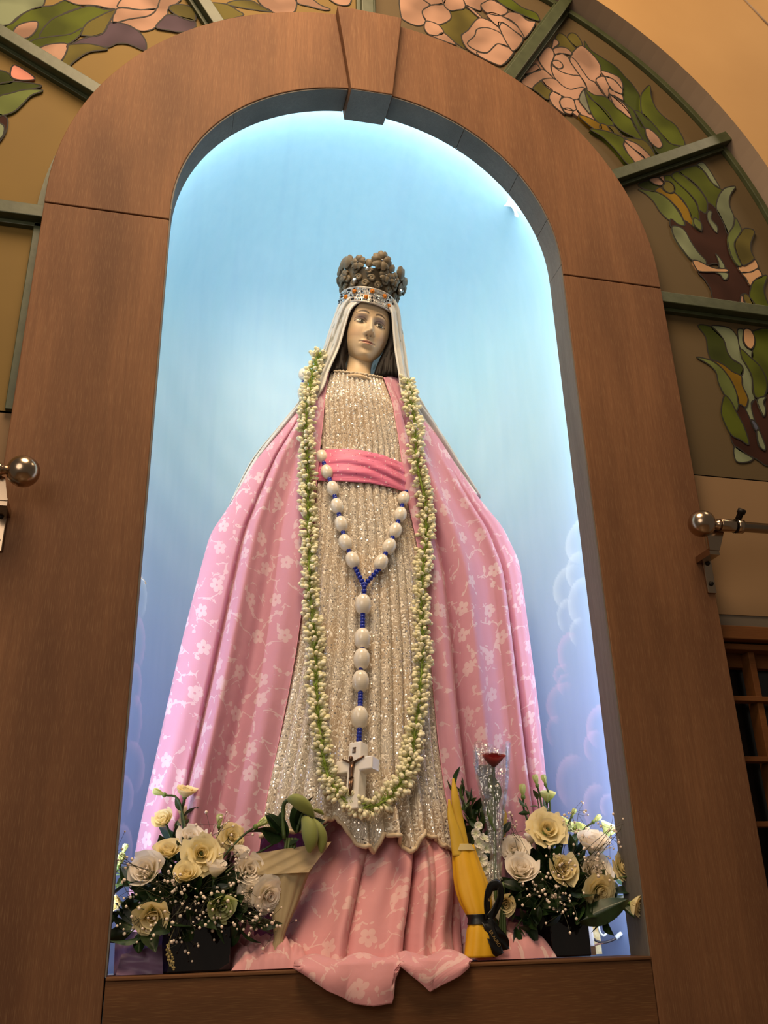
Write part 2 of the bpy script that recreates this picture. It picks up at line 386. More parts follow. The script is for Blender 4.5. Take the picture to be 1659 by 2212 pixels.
GM = {}
def gm(c, c2=None):
    if c not in GM:
        m = NT('glass_' + c.strip('#')); tc = m.n('ShaderNodeTexCoord'); no = m.n('ShaderNodeTexNoise', Vector=(tc, 3), Scale=9.0, Detail=1.0)
        a = lin(c); d = tuple(x * (.80 if a[0] > .4 else .55) for x in a[:3]) + (1,)
        m.set(Base_Color=m.mix(m.ramp(no, [(.36, (0, 0, 0)), (.6, (1, 1, 1))]), d, a), Roughness=.75, Specular_IOR_Level=.1)
        GM[c] = m.m
    return GM[c]
LEAD = plain('lead_line', '#130d07', .8)
PK, GR, LG, OL, YE, PA, BR, PU, DG = '#9c7a68', '#4a5218', '#606a3a', '#585026', '#775c18', '#727a60', '#361f18', '#4a3c46', '#384018'
TR = {
 'A': ((1120, 40, 4.366), [
 (OL, [(345,190),(380,140),(440,165),(500,235),(545,280),(480,330),(360,270)]), (OL, [(460,180),(490,140),(540,150),(580,200),(600,260),(550,285),(500,240)]),
 (DG, [(620,215),(680,300),(800,380),(920,460),(1000,550),(1060,610),(1110,680),(1140,740),(1145,905),(1060,870),(980,790),(970,700),(975,620),(930,560),(850,520),(770,500),(740,400),(640,300)]),
 (PK, [(60,430),(190,370),(300,300),(330,200),(380,240),(300,330),(320,560),(200,600)]),
 (PK, [(490,370),(520,310),(595,262),(700,350),(760,430),(775,500),(760,560),(710,605),(640,560),(580,470),(520,400)]), (PK, [(320,300),(380,275),(450,285),(500,330),(490,350),(420,335),(350,345)]),
 (PK, [(310,420),(345,350),(400,335),(460,370),(490,420),(560,510),(600,570),(640,660),(570,660),(500,680),(420,650),(350,590),(310,500)]),
 (PK, [(310,450),(400,510),(500,540),(580,555),(640,660),(570,660),(500,680),(420,650),(350,590),(310,500)]),
 (PK, [(490,370),(540,410),(600,500),(660,580),(715,610),(770,690),(835,780),(760,750),(680,720),(630,690),(640,660),(580,555),(500,440),(480,400)]),
 (PK, [(320,410),(370,405),(410,440),(410,470),(370,480),(320,440)]), (PK, [(190,370),(265,280),(320,310),(330,370),(300,450),(320,540),(350,590),(270,520),(200,430)]),
 (PK, [(20,600),(190,490),(270,520),(320,580),(210,590),(160,650),(120,670)]), (PK, [(60,530),(150,440),(195,480),(190,500)]),
 (OL, [(130,665),(210,600),(250,640),(320,700),(270,775),(180,710)]),
 (PK, [(210,595),(290,575),(350,590),(400,640),(480,680),(560,665),(610,665),(600,720),(550,775),(480,770),(400,740),(320,700),(260,660)]),
 (PK, [(285,740),(320,700),(400,745),(380,800),(400,860),(430,915),(330,840),(290,780)]), (PK, [(385,780),(440,755),(510,780),(540,870),(470,880),(400,850)]),
 (PK, [(415,870),(460,860),(510,885),(490,915),(440,905)]), (PK, [(520,785),(570,790),(640,880),(700,930),(740,1005),(660,980),(580,930),(540,870)]), (PK, [(500,900),(545,880),(590,940),(550,940)]),
 (PK, [(720,600),(760,565),(810,575),(850,660),(830,760),(770,680)]), (PK, [(770,510),(850,530),(940,575),(972,640),(965,680),(900,600),(800,560)]),
 (PK, [(810,570),(880,590),(965,680),(960,730),(900,710),(850,660)]), (PK, [(840,680),(880,700),(960,735),(975,790),(900,750),(850,735)]), 
 ('#6d6e60', [(560,780),(610,690),(650,790),(665,915),(620,870)]),
 (GR, [(610,680),(700,740),(800,755),(880,820),(960,900),(1040,960),(1080,1040),(1160,1170),(1060,1130),(950,1070),(880,1000),(780,880),(700,800)]),
 (GR, [(610,690),(660,770),(740,830),(840,920),(885,1045),(800,1040),(720,980),(660,880)]),
 (DG, [(850,735),(1000,830),(1070,890),(1100,960),(1140,1040),(1180,1060),(1190,1130),(1270,1300),(1160,1160),(1080,1010),(1040,930),(960,830)]),
 (PK, [(850,740),(900,770),(1000,850),(1050,965),(960,900),(890,840)]),
 (DG, [(1080,890),(1150,915),(1250,1010),(1350,1130),(1420,1200),(1500,1230),(1400,1290),(1300,1290),(1250,1200),(1180,1060),(1120,960)]),
 (GR, [(1225,655),(1240,770),(1290,880),(1370,960),(1450,1015),(1500,1080),(1555,1210),(1490,1220),(1400,1190),(1330,1110),(1240,1000),(1150,915),(1140,760),(1170,700)]),
 (PK, [(1185,1060),(1240,1080),(1310,1150),(1340,1220),(1300,1245),(1230,1190),(1190,1120)]), (OL, [(980,1150),(1100,1160),(1190,1190),(1270,1310),(1230,1330),(1120,1220),(1040,1180)]),
 (PK, [(965,1170),(1050,1240),(1180,1350),(1080,1385),(1000,1270)]), (PK, [(965,1165),(1050,1185),(1130,1230),(1230,1330),(1180,1350),(1050,1240)]),
 (YE, [(550,940),(620,950),(740,1010),(765,1050),(755,1075),(700,1070),(620,1010)]), (YE, [(760,1020),(820,1040),(880,1110),(760,1075)]), (OL, [(825,1045),(890,1050),(960,1140),(880,1110)]),
 (GR, [(660,1075),(760,1080),(870,1110),(975,1160),(970,1230),(1010,1300),(1075,1385),(1010,1400),(900,1270),(780,1150)])]),
 'B': ((1340, 340, 5.2), [
 (DG, [(200,310),(320,260),(370,300),(440,320),(400,385),(300,370)]), (LG, [(200,360),(280,370),(400,390),(520,460),(620,570),(700,700),(720,775),(620,750),(520,690),(440,610),(370,500),(290,420)]),
 (YE, [(390,380),(440,340),(500,390),(560,410),(620,410),(700,500),(780,620),(805,770),(715,715),(660,600),(560,490),(470,420)]),
 (GR, [(490,215),(570,215),(680,320),(800,450),(870,580),(885,740),(805,700),(760,580),(690,470),(610,400),(600,330),(550,280),(500,265)]),
 (OL, [(470,330),(500,275),(560,280),(605,330),(605,380),(560,405),(510,385)]), (PK, [(320,250),(430,235),(490,300),(440,320),(370,300)]), (PK, [(430,235),(480,215),(490,295)]),
 (GR, [(570,210),(650,170),(760,260),(880,370),(960,490),(970,590),(945,640),(880,610),(850,510),(760,400),(650,300)]),
 (GR, [(650,170),(850,100),(940,180),(1000,270),(1070,330),(1135,380),(1100,450),(1070,580),(980,520),(960,470),(870,340),(760,240)]),
 (PA, [(850,100),(920,65),(1000,160),(1060,260),(1110,350),(1060,330),(1000,260),(940,170)]),
 (BR, [(560,700),(640,760),(715,775),(720,720),(800,780),(900,850),(885,740),(880,610),(945,640),(970,590),(980,520),(1070,590),(1150,740),(1200,870),(1195,1000),(1230,1120),(1310,1250),(1400,1390),(1450,1460),(1440,1590),(1380,1540),(1340,1580),(1330,1690),(1120,1665),(1060,1660),(1020,1560),(1000,1480),(930,1370),(870,1300),(1000,1290),(1100,1240),(1060,1200),(940,1210),(860,1080),(780,960),(680,830),(560,790)]),
 (PA, [(1135,385),(1180,350),(1285,338),(1230,430),(1215,540),(1270,690),(1250,800),(1195,870),(1150,750),(1070,590),(1090,460)]),
 (PA, [(570,790),(650,790),(720,840),(780,950),(860,1070),(950,1170),(945,1215),(870,1180),(790,1160),(700,1060),(600,910)]), (PA, [(965,640),(985,610),(1020,630),(1010,700),(1080,790),(1075,860),(1020,800),(970,710)]),
 (PA, [(1060,1095),(1120,1160),(1165,1255),(1105,1250),(1090,1180)]), (PA, [(1060,1305),(1190,1310),(1190,1375),(1150,1385),(1110,1330)]),
 ('#b08a68', [(800,1175),(860,1175),(950,1220),(1060,1260),(1175,1265),(1190,1300),(1040,1300),(880,1295),(830,1245)]), ('#b08a68', [(1310,1245),(1400,1220),(1490,1160),(1530,1220),(1525,1265),(1450,1300),(1350,1310)]),
 ('#b08a68', [(1350,1310),(1450,1305),(1530,1270),(1580,1350),(1500,1390),(1445,1455),(1400,1380)]), (GR, [(1450,1480),(1480,1410),(1550,1360),(1635,1345),(1600,1470),(1610,1570),(1659,1690),(1659,1740),(1520,1710),(1440,1590)]),
 (OL, [(1365,1580),(1385,1545),(1440,1590),(1520,1715),(1400,1700)]), (PK, [(1335,1590),(1350,1565),(1400,1700),(1330,1695)]),
 (LG, [(1280,700),(1345,840),(1290,930),(1270,1010),(1300,1120),(1345,1225),(1300,1230),(1230,1120),(1190,960),(1200,870),(1255,790)]),
 (OL, [(1350,840),(1400,815),(1490,850),(1450,980),(1455,1080),(1485,1155),(1420,1210),(1350,1225),(1280,1080),(1265,980),(1300,920)]), (LG, [(810,700),(885,745),(895,840),(815,780)])]),
 'C': ((1430, 680, 5.98), [
 (PA, [(630,150),(860,170),(970,290),(1000,430),(1030,560),(1110,690),(1160,830),(1165,990),(1200,1090),(1150,1150),(1190,1370),(1140,1360),(1060,1210),(1100,1140),(1090,1050),(1030,920),(1015,800),(1045,700),(1000,630),(890,560),(830,450),(790,320)]),
 (DG, [(460,140),(620,150),(720,230),(800,340),(840,480),(920,590),(1010,640),(1045,700),(1020,795),(920,750),(820,680),(720,600),(640,590),(590,480),(560,290)]),
 (PA, [(975,195),(1045,200),(1040,340),(1090,430),(1160,470),(1150,570),(1010,440),(980,310)]), (GR, [(1160,220),(1420,240),(1420,1000),(1340,980),(1330,820),(1250,670),(1160,570),(1165,460),(1190,380),(1190,300)]),
 (BR, [(985,1165),(1060,1210),(1130,1350),(1150,1420),(1190,1500),(1215,1560),(1240,1700),(1310,1760),(1320,1700),(1270,1560),(1230,1480),(1180,1330),(1150,1180),(1200,1100),(1260,1190),(1300,1330),(1330,1250),(1330,1050),(1420,980),(1420,1900),(1200,1860),(1090,1810),(930,1700),(880,1555),(1000,1620),(1115,1680),(1040,1430),(950,1260)]),
 (PA, [(930,1705),(1090,1810),(1170,1855),(1110,1905),(950,1895)]),
 (LG, [(440,553),(640,600),(770,700),(880,850),(950,1000),(985,1160),(945,1250),(880,1120),(800,1040),(720,880),(690,750),(600,650)]),
 (YE, [(640,595),(700,610),(800,660),(900,740),(1015,800),(1030,920),(1095,1060),(1100,1130),(1070,1200),(1010,1165),(980,1160),(950,1000),(870,830),(760,690)]),
 (GR, [(800,1050),(880,1120),(950,1260),(1050,1450),(1115,1680),(1000,1620),(880,1550),(770,1330),(760,1200)]), ('#b08a68', [(1050,200),(1130,200),(1185,300),(1180,400),(1140,450),(1080,410),(1045,330)]),
 (GR, [(1010,450),(1150,575),(1250,670),(1330,820),(1345,950),(1310,1060),(1250,1085),(1190,1060),(1165,950),(1150,800),(1080,660),(1020,560)]),
 ('#4a4e5e', [(1140,1365),(1190,1390),(1240,1480),(1200,1505),(1160,1430)]), (PA, [(1210,1520),(1245,1510),(1320,1700),(1310,1760),(1240,1690)]), (PA, [(1215,1110),(1330,1070),(1295,1140),(1325,1230),(1300,1320)])]),
 'D': ((850, 0, 4.484), [
 (OL, [(550,105),(690,80),(830,180),(760,260),(690,320),(655,350),(700,480),(480,320),(430,245),(550,190)]),
 (PK, [(70,-60),(260,-60),(350,45),(285,100),(280,140),(310,200),(290,240),(220,250),(120,210),(70,150)]), (PK, [(290,95),(360,55),(430,45),(480,45),(540,110),(550,190),(430,245),(320,210),(280,140)]),
 (PK, [(240,-60),(480,-60),(485,40),(400,50),(350,45)]), (PK, [(485,-60),(690,-60),(690,75),(620,100),(540,105),(485,45)]), (PK, [(300,230),(330,210),(430,245),(485,320),(420,350),(350,345),(300,290)]),
 (PK, [(340,345),(420,352),(485,325),(600,430),(560,430)]), (PK, [(690,-60),(955,-60),(950,10),(850,50),(840,110),(750,80),(695,55)]), (PK, [(695,60),(750,85),(850,175),(815,170)]),
 (GR, [(955,-40),(1100,-20),(1240,80),(1370,130),(1410,195),(1390,210),(1240,150),(1060,60)]),
 (PK, [(655,360),(720,300),(780,220),(830,185),(900,200),(1010,270),(1110,465),(1160,510),(1130,570),(1050,640),(960,620),(800,540),(700,470)]),
 (PK, [(800,515),(900,525),(980,450),(1020,435),(1110,465),(1160,515),(1050,640),(960,620),(850,570)]),
 (PK, [(710,435),(780,360),(800,300),(860,280),(940,290),(1045,345),(1110,465),(1010,435),(960,470),(900,520),(800,500)]), (PK, [(1045,165),(1120,130),(1220,150),(1290,210),(1370,235),(1260,385),(1200,270),(1120,200)]),
 (PK, [(1010,235),(1060,240),(1160,310),(1250,390),(1165,505),(1110,460),(1040,330)]), (PK, [(900,150),(960,140),(1060,180),(1170,250),(1230,320),(1260,385),(1160,310),(1050,230),(1010,270),(920,190)]),
 (PK, [(840,70),(870,40),(950,15),(1100,110),(1040,165),(900,140)])]),
 'E': ((0, 0, 3.95), [
 (PA, [(-40,20),(150,-40),(365,-40),(365,55),(250,90),(150,150),(80,210),(-40,230)]),
 (GR, [(-40,235),(100,205),(200,120),(320,65),(450,50),(540,10),(600,20),(690,60),(560,110),(450,190),(340,325),(230,400),(170,380),(60,330),(-40,290)]),
 (PK, [(115,290),(140,230),(220,195),(320,190),(310,260),(250,320),(170,333)]), (GR, [(340,325),(430,180),(560,120),(700,70),(780,55),(900,85),(985,85),(870,140),(760,200),(700,260),(560,310)]),
 (PK, [(590,-40),(1490,-40),(1480,60),(1430,90),(1430,130),(1360,190),(1310,250),(1200,270),(1060,215),(940,200),(985,90),(920,75),(800,50),(640,40)]),
 (PK, [(1000,60),(1090,-30),(1340,-30),(1350,50),(1320,85),(1200,90),(1080,70)]), (PK, [(1000,80),(1200,92),(1330,80),(1270,140),(1100,170),(990,200),(960,190)]),
 (PU, [(590,400),(700,340),(880,290),(940,200),(1060,210),(1170,265),(1240,350),(1248,430),(1220,435),(1100,385),(1000,380),(920,410),(800,390),(680,380)]),
 (OL, [(690,300),(730,220),(800,170),(980,90),(960,150),(920,220),(880,290),(800,318),(720,312)]), (GR, [(230,400),(300,345),(450,320),(600,300),(700,250),(680,310),(580,385),(450,385),(370,410),(290,460)]),
 (OL, [(580,395),(700,385),(800,390),(920,430),(760,455),(640,530),(560,605),(500,590),(540,510),(575,440)]), (PK, [(290,460),(360,410),(450,385),(570,385),(565,460),(520,530),(450,560)]),
 (PU, [(1330,245),(1380,180),(1440,135),(1560,160),(1659,190),(1659,250),(1560,285),(1440,270)]), (OL, [(1440,80),(1500,50),(1600,60),(1659,100),(1659,190),(1520,150)]),
 (DG, [(-40,620),(60,630),(120,700),(60,730),(-40,720)]), (DG, [(-40,750),(120,710),(360,745),(200,790),(80,840),(-40,860)]), ('#c98474', [(90,650),(130,570),(300,680),(220,700),(130,690)]),
 (BR, [(-40,1010),(60,1020),(60,1120),(0,1220),(-40,1220)]), (LG, [(-40,860),(100,810),(230,780),(370,788),(270,830),(200,900),(120,970),(0,1010),(-40,1010)]), (PA, [(-40,1060),(0,1065),(40,1100),(30,1170),(0,1200),(-40,1200)])]),
 'F': ((420, 0, 4.88), [
 (OL, [(130,45),(330,45),(450,110),(510,165),(240,210)]), (OL, [(340,45),(450,5),(600,10),(690,60),(810,125),(520,90)]), (PK, [(685,-40),(1040,-40),(1055,125),(900,150),(820,128),(700,50)]),
 (PK, [(1060,-40),(1200,-40),(1250,0),(1330,60),(1430,100),(1370,112),(1200,70),(1090,40)]), (PK, [(1400,-40),(1630,-40),(1630,55),(1500,50)])]),
}
def sector(r0, r1, a0, a1, n=24): return arc_pts(r1, a0, a1, n, ZG) + arc_pts(r0, a1, a0, n, ZG)
def window():
    w = thing('window_1', None, None, (0, G, 1.3), kind='structure')
    base = {'A': mottled('glass_olive', '#503e1e', '#46371b', 2, .8), 'L': mottled('glass_olive_left', '#73591f', '#644d1c', 2, .8)}
    d = math.radians
    secs = {'F': (d(90), d(120)), 'D': (d(60), d(90)), 'A': (d(30), d(60)), 'B': (0, d(30)), 'E': (d(120), d(150)), 'H': (d(150), PI)}
    panes = {}
    for k, (a0, a1) in secs.items():
        b = MB(); b.prism(sector(1.30, RW - .01, a0, a1), G, G + .02); panes[k] = b.build('pane', base['L' if k in 'EFH' else 'A'], w, False)
    b = MB(); b.box((1.45, G, 2.14), (RW - .01, G + .02, ZG)); panes['C'] = b.build('pane', base['A'], w, False)
    b = MB(); b.box((-RW + .01, G, 2.14), (-1.45, G + .02, ZG)); b.build('pane', base['L'], w, False)
    for k, ((ox, oy, s), items) in TR.items():
        lead = MB()
        for j, (c, pts) in enumerate(items):
            pp = [P(ox + a / s, oy + b / s, G)[[0, 2]] for a, b in pts]
            # keep sharp tips sharp: subdivide with a spline, doubling no corner
            q = spline(pp, len(pp) * 4, True)
            y = G - .0015 - .0006 * j
            pb = MB(); pb.prism([tuple(t) for t in q], y, G - .0002)
            pc = pb.build('glass_piece', gm(c), panes[k], False)
            qq = np.vstack([q, q[:1]]); T = np.gradient(qq, axis=0); T[0] = T[-1] = q[1] - q[-1]; T /= np.linalg.norm(T, axis=1)[:, None] + 1e-9
            N = np.stack([-T[:, 1], T[:, 0]], -1); hw = .0037
            L_ = qq + N * hw; R_ = qq - N * hw; m = len(qq)
            V = [(p[0], y - .0006, p[1]) for p in L_] + [(p[0], y - .0006, p[1]) for p in R_]
            lead.add(V, [(i, i + 1, m + i + 1, m + i) for i in range(m - 1)])
        lead.build('lead_lines', LEAD, panes[k], False)
    # mullions: a proud bar with thin glazing beads beside it
    def bar(a, r0, r1, main=True):
        c, s_ = math.cos(a), math.sin(a)
        def quad(w0, w1, y0, y1, ra, rb):
            b = MB(); pts = [(ra * c - w0 * s_, ra * s_ + w0 * c), (rb * c - w0 * s_, rb * s_ + w0 * c), (rb * c - w1 * s_, rb * s_ + w1 * c), (ra * c - w1 * s_, ra * s_ + w1 * c)]
            b.prism([(x, ZG + z) for x, z in pts], y0, y1); return b
        o = bevel(quad(-.034, .034, G - .075, G, r0, r1 + .03).build('mullion', GREEN, w, False), .004)
        for sgn in (-1, 1): bevel(quad(sgn * .034, sgn * .056, G - .03, G, r0, r1 - .02).build('glazing_bead', GREEN, w, False), .003)
    for a in (0, 30, 60, 90, 120, 150, 180): bar(d(a), 1.35, RW)
    b = MB(); b.prism(sector(RW - .032, RW + .004, 0, PI, 120), G - .03, G); bevel(b.build('rim', GREEN, w, False), .004)
    for s_ in (-1, 1):
        b = MB(); x0, x1 = sorted((s_ * (RW - .03), s_ * (RW + .03))); b.box((x0, G - .045, 2.14), (x1, G, ZG)); b.build('side_rail', GREEN, w, False)
        b = MB(); x0, x1 = sorted((s_ * 1.50, s_ * (1.60 if s_ < 0 else 1.57))); b.box((x0, G - .03, 2.146), (x1, G, ZG)); bevel(b.build('inner_rail', GREEN, w, False), .003)
    b = MB(); b.prism(arc_pts(1.60, PI * .90, PI, 20, ZG) + arc_pts(1.50, PI, PI * .90, 20, ZG), G - .03, G); b.build('inner_rail', GREEN, w, False)
window()

def lower_window():
    w = thing('window_2', None, None, (2.1, G, 0), kind='structure')
    fr = wood('wood_lintel', '#5a3418', '#6f4520', '#80552c', axis=0); dk = plain('dark_pane', '#0b0908', .25); gy = plain('grey_lintel', '#5d5144', .7)
    m = MB(); m.box((1.5, G + .005, 1.365), (2.7, G + .1, 1.42)); m.build('header', gy, w, False)
    m = MB(); m.box((1.5, G - .01, 1.30), (2.7, G + .1, 1.365)); bevel(m.build('lintel', fr, w, False), .004)
    m = MB(); m.box((1.5, G + .03, 1.262), (2.7, G + .1, 1.290)); bevel(m.build('top_rail', fr, w, False), .003)
    m = MB(); m.box((1.5, G + .12, 1.20), (2.7, G + .2, 1.275)); m.build('inner_rail', fr, w, False)
    for z0, z1 in ((1.045, 1.30), (.77, 1.045), (.495, .77), (.22, .495), (-.06, .22), (-1.3, -.06)):
        for x0, x1 in ((1.5, 1.80), (1.80, 2.12), (2.12, 2.7)):
            m = MB(); m.box((x0, G + .16, z0), (x1, G + .17, z1)); m.build('pane', dk, w, False)
    for z in (1.035, .765, .49, .215, -.06):
        m = MB(); m.box((1.5, G + .04, z - .011), (2.7, G + .1, z + .011)); bevel(m.build('muntin', fr, w, False), .002)
    for x in (1.80, 2.12):
        m = MB(); m.box((x - .016, G + .06, -1.3), (x + .016, G + .13, 1.262)); bevel(m.build('muntin', fr, w, False), .002)
lower_window()
m = MB(); m.box((-6, -9, -3.06), (6, 2, -3.0)); m.build('floor', mottled('hall_floor', '#a08a70', '#917b62', 3, .3), None, False, kind='structure')

# ------------------------------------------------------------------ curtain rods with ball finials
def lathe(mb, prof, c, axis, n=24):
    """prof: (distance along axis, radius)"""
    axis = np.array(axis, float); axis /= np.linalg.norm(axis)
    a = np.cross(axis, (0, 1, .01)); a /= np.linalg.norm(a); b = np.cross(axis, a)
    th = np.arange(n) * 2 * PI / n
    Gd = np.array([[np.asarray(c) + axis * t + r * (math.cos(q) * a + math.sin(q) * b) for q in th] for t, r in prof]); mb.grid(Gd, True)
STEEL = plain('brushed_steel', '#a8927c', .22, 1.0); DARK = plain('dark_metal', '#1c1612', .5, .6)
def rod(side):
    c = P(50, 1018, -.15) if side < 0 else P(1516, 1131, -.15)
    t = thing('curtain_rod', 'steel curtain rod with ball end, ' + ('left of the arch frame' if side < 0 else 'right of the arch frame, with clamp and screw'), 'curtain rod', (c[0], -.15, c[2]))
    R = .062; ax = (side, 0, 0)
    mb = MB(); lathe(mb, [(R * -math.cos(q), max(R * math.sin(q), 1e-4)) for q in np.linspace(0, PI, 24)], c, ax, 32); mb.build('ball_finial', STEEL, t)
    mb = MB(); lathe(mb, [(R * .9, .016), (R + .012, .02), (R + .016, .026), (R + .022, .026), (R + .024, .018), (R + .03, .018)], c, ax); mb.build('neck', STEEL, t)
    mb = MB(); lathe(mb, [(R + .028, .0), (R + .028, .030), (R + .105, .030), (R + .105, 0)], c, ax); bevel(mb.build('sleeve', STEEL, t, True), .002)
    mb = MB(); lathe(mb, [(R + .104, .033), (R + .112, .033)], c, ax); mb.build('seal_ring', DARK, t)
    mb = MB(); lathe(mb, [(R + .112, .0), (R + .112, .032), (R + .145, .032), (R + .145, .024), (1.35, .024), (1.35, 0)], c, ax); mb.build('rod', STEEL, t)
    # bracket: arm back to the wall and a flat plate with two screws
    x = c[0] + side * .065
    mb = MB(); mb.prism([(x - .03, c[2] - .115), (x + .02, c[2] - .115), (x + side * .03 + .03, c[2] - .02), (x - .03, c[2] - .01)], -.125, -.115); mb.box((x - .03, -.12, c[2] - .135), (x + .02, -.003 if abs(x) < RO else G, c[2] - .105)); mb.build('bracket_arm', STEEL, t, False)
    mb = MB(); px_ = c[0] + side * .02 * 0 + (.13 if side > 0 else -.13)
    mb.box((RO * side - .045 if side > 0 else -RO - .0, -.012, c[2] - .28), (RO * side if side > 0 else -RO + .045, -.001, c[2] - .09)); bevel(mb.build('bracket_plate', STEEL, t, False), .004)
    for k in (-.135, -.235):
        mb = MB(); xx = side * RO - side * .022; lathe(mb, [(0, 0.0001), (0, .012), (.008, .009), (.008, .0001)], (xx, -.012, c[2] + k), (0, -1, 0), 14); mb.build('screw', DARK, t)
    if side > 0:
        mb = MB(); lathe(mb, [(0, .0001), (0, .014), (.03, .014), (.03, .019), (.05, .019), (.05, .0001)], (c[0] + .185, -.16, c[2] + .03), (.25, -.3, .6), 14); mb.build('clamp_screw', DARK, t)
rod(-1); rod(1)
# ------------------------------------------------------------------ cloth materials
def print_mask(m, uv, fscale=5.2, R=.043):
    """white five-petalled flowers on wandering stems, as a woven print"""
    vo = m.n('ShaderNodeTexVoronoi', _voronoi_dimensions='2D', Vector=uv, Scale=fscale, Randomness=.62)
    d = m.n('ShaderNodeVectorMath', _operation='SUBTRACT', i0=uv, i1=(vo, 2))
    sp = m.n('ShaderNodeSeparateXYZ', i0=d)
    r = m.n('ShaderNodeVectorMath', _operation='LENGTH', i0=d)
    th = m.math('ARCTAN2', (sp, 1), (sp, 0))
    rc = m.n('ShaderNodeSeparateColor', i0=(vo, 1))
    ph = m.math('MULTIPLY', (rc, 0), 6.0)
    pet = m.math('POWER', m.math('ABSOLUTE', m.math('COSINE', m.math('ADD', m.math('MULTIPLY', th, 2.5), ph))), .55)
    rad = m.math('MULTIPLY', m.math('ADD', m.math('MULTIPLY', pet, .52), .48), R)
    fl = m.math('MULTIPLY', m.math('LESS_THAN', (r, 1), rad), m.math('GREATER_THAN', (r, 1), R * .17))
    # stems
    no = m.n('ShaderNodeTexNoise', Vector=uv, Scale=7.0, Detail=1.0)
    wv = m.n('ShaderNodeVectorMath', _operation='ADD', i0=uv, i1=m.n('ShaderNodeVectorMath', _operation='SCALE', i0=(no, 1), Scale=.16))
    ve = m.n('ShaderNodeTexVoronoi', _voronoi_dimensions='2D', _feature='DISTANCE_TO_EDGE', Vector=wv, Scale=fscale * 1.5)
    brk = m.n('ShaderNodeTexNoise', Vector=uv, Scale=16.0)
    stem = m.math('MULTIPLY', m.math('LESS_THAN', ve, .030), m.math('GREATER_THAN', brk, .50))
    # small leaves beside the stems
    v2 = m.n('ShaderNodeTexVoronoi', _voronoi_dimensions='2D', Vector=uv, Scale=27.0, Randomness=1.0)
    lf = m.math('MULTIPLY', m.math('LESS_THAN', v2, .30), m.math('MULTIPLY', m.math('LESS_THAN', ve, .10), m.math('GREATER_THAN', brk, .47)))
    tot = m.math('MAXIMUM', fl, m.math('MAXIMUM', stem, lf))
    return tot
def cloth(name, base, prnt, amount=.6, transl=.35, fscale=5.2, R=.043, sheen=.3, base2=None):
    m = NT(name); uv = m.n('ShaderNodeUVMap', _uv_map='UVMap')
    mask = print_mask(m, uv, fscale, R)
    fade = m.n('ShaderNodeTexNoise', Vector=uv, Scale=2.0)
    c = m.mix(m.math('MULTIPLY', mask, m.math('MULTIPLY', m.math('ADD', fade, .35), amount)), lin(base), lin(prnt))
    m.set(Base_Color=c, Roughness=.75, Sheen_Weight=sheen, Sheen_Roughness=.5)
    wv = m.n('ShaderNodeTexNoise', Vector=uv, Scale=9.0, Detail=3.0); m.bump(wv, .25, .01)
    tr = m.n('ShaderNodeBsdfTranslucent'); m.t.links.new(c.outputs[2], tr.inputs[0])
    ms = m.n('ShaderNodeMixShader', i0=transl); m.t.links.new(m.b.outputs[0], ms.inputs[1]); m.t.links.new(tr.outputs[0], ms.inputs[2])
    m.t.links.new(ms.outputs[0], m.out.inputs[0]); return m.m
CAPE = cloth('pink_print_cape', '#e9b0c8', '#fdeef5', .75, .38, 6.4, .034)
SKIRTC = cloth('pink_print_drape', '#eba8ae', '#f9d6d2', .85, .25, 6.4, .036)
def lace():
    m = NT('sequined_lace'); uv = m.n('ShaderNodeUVMap', _uv_map='UVMap')
    mp = m.n('ShaderNodeMapping', Vector=uv, Scale=(1, .55, 1))
    no = m.n('ShaderNodeTexNoise', Vector=mp, Scale=58.0, Detail=.6)
    ln = m.math('SINE', m.math('MULTIPLY', no, 32.0))
    cord = m.ramp(ln, [(.45, (0, 0, 0)), (.68, (1, 1, 1))])
    vo = m.n('ShaderNodeTexVoronoi', _voronoi_dimensions='2D', Vector=uv, Scale=30.0); blob = m.ramp(vo, [(.16, (1, 1, 1)), (.24, (0, 0, 0))])
    rs = m.n('ShaderNodeSeparateColor', i0=(vo, 1)); blob = m.math('MULTIPLY', blob, m.math('GREATER_THAN', (rs, 0), .55))
    big = m.n('ShaderNodeTexNoise', Vector=uv, Scale=3.5)
    base = m.mix(m.ramp(big, [(.4, (0, 0, 0)), (.62, (1, 1, 1))]), lin('#bba891'), lin('#b8b0a5'))
    c = m.mix(m.math('MULTIPLY', cord, .95), base, lin('#f3eadb')); c = m.mix(blob, c, lin('#fbf6ec'))
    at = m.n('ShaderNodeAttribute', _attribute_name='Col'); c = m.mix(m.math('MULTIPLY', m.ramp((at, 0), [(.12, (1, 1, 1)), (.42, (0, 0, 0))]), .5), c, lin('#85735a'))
    gl = m.n('ShaderNodeTexVoronoi', _voronoi_dimensions='2D', Vector=uv, Scale=75.0); gm_ = m.math('LESS_THAN', gl, .28); gs = m.n('ShaderNodeSeparateColor', i0=(gl, 1)); gm_ = m.math('MULTIPLY', gm_, m.math('GREATER_THAN', (gs, 1), .6))
    c = m.mix(gm_, c, lin('#f0e6dc'))
    m.set(Base_Color=c, Metallic=m.math('MULTIPLY', gm_, .9), Roughness=m.math('SUBTRACT', .62, m.math('MULTIPLY', gm_, .42)))
    m.bump(m.math('ADD', m.math('MAXIMUM', cord, blob), gm_), .7, .006); return m.m
LACE = lace()
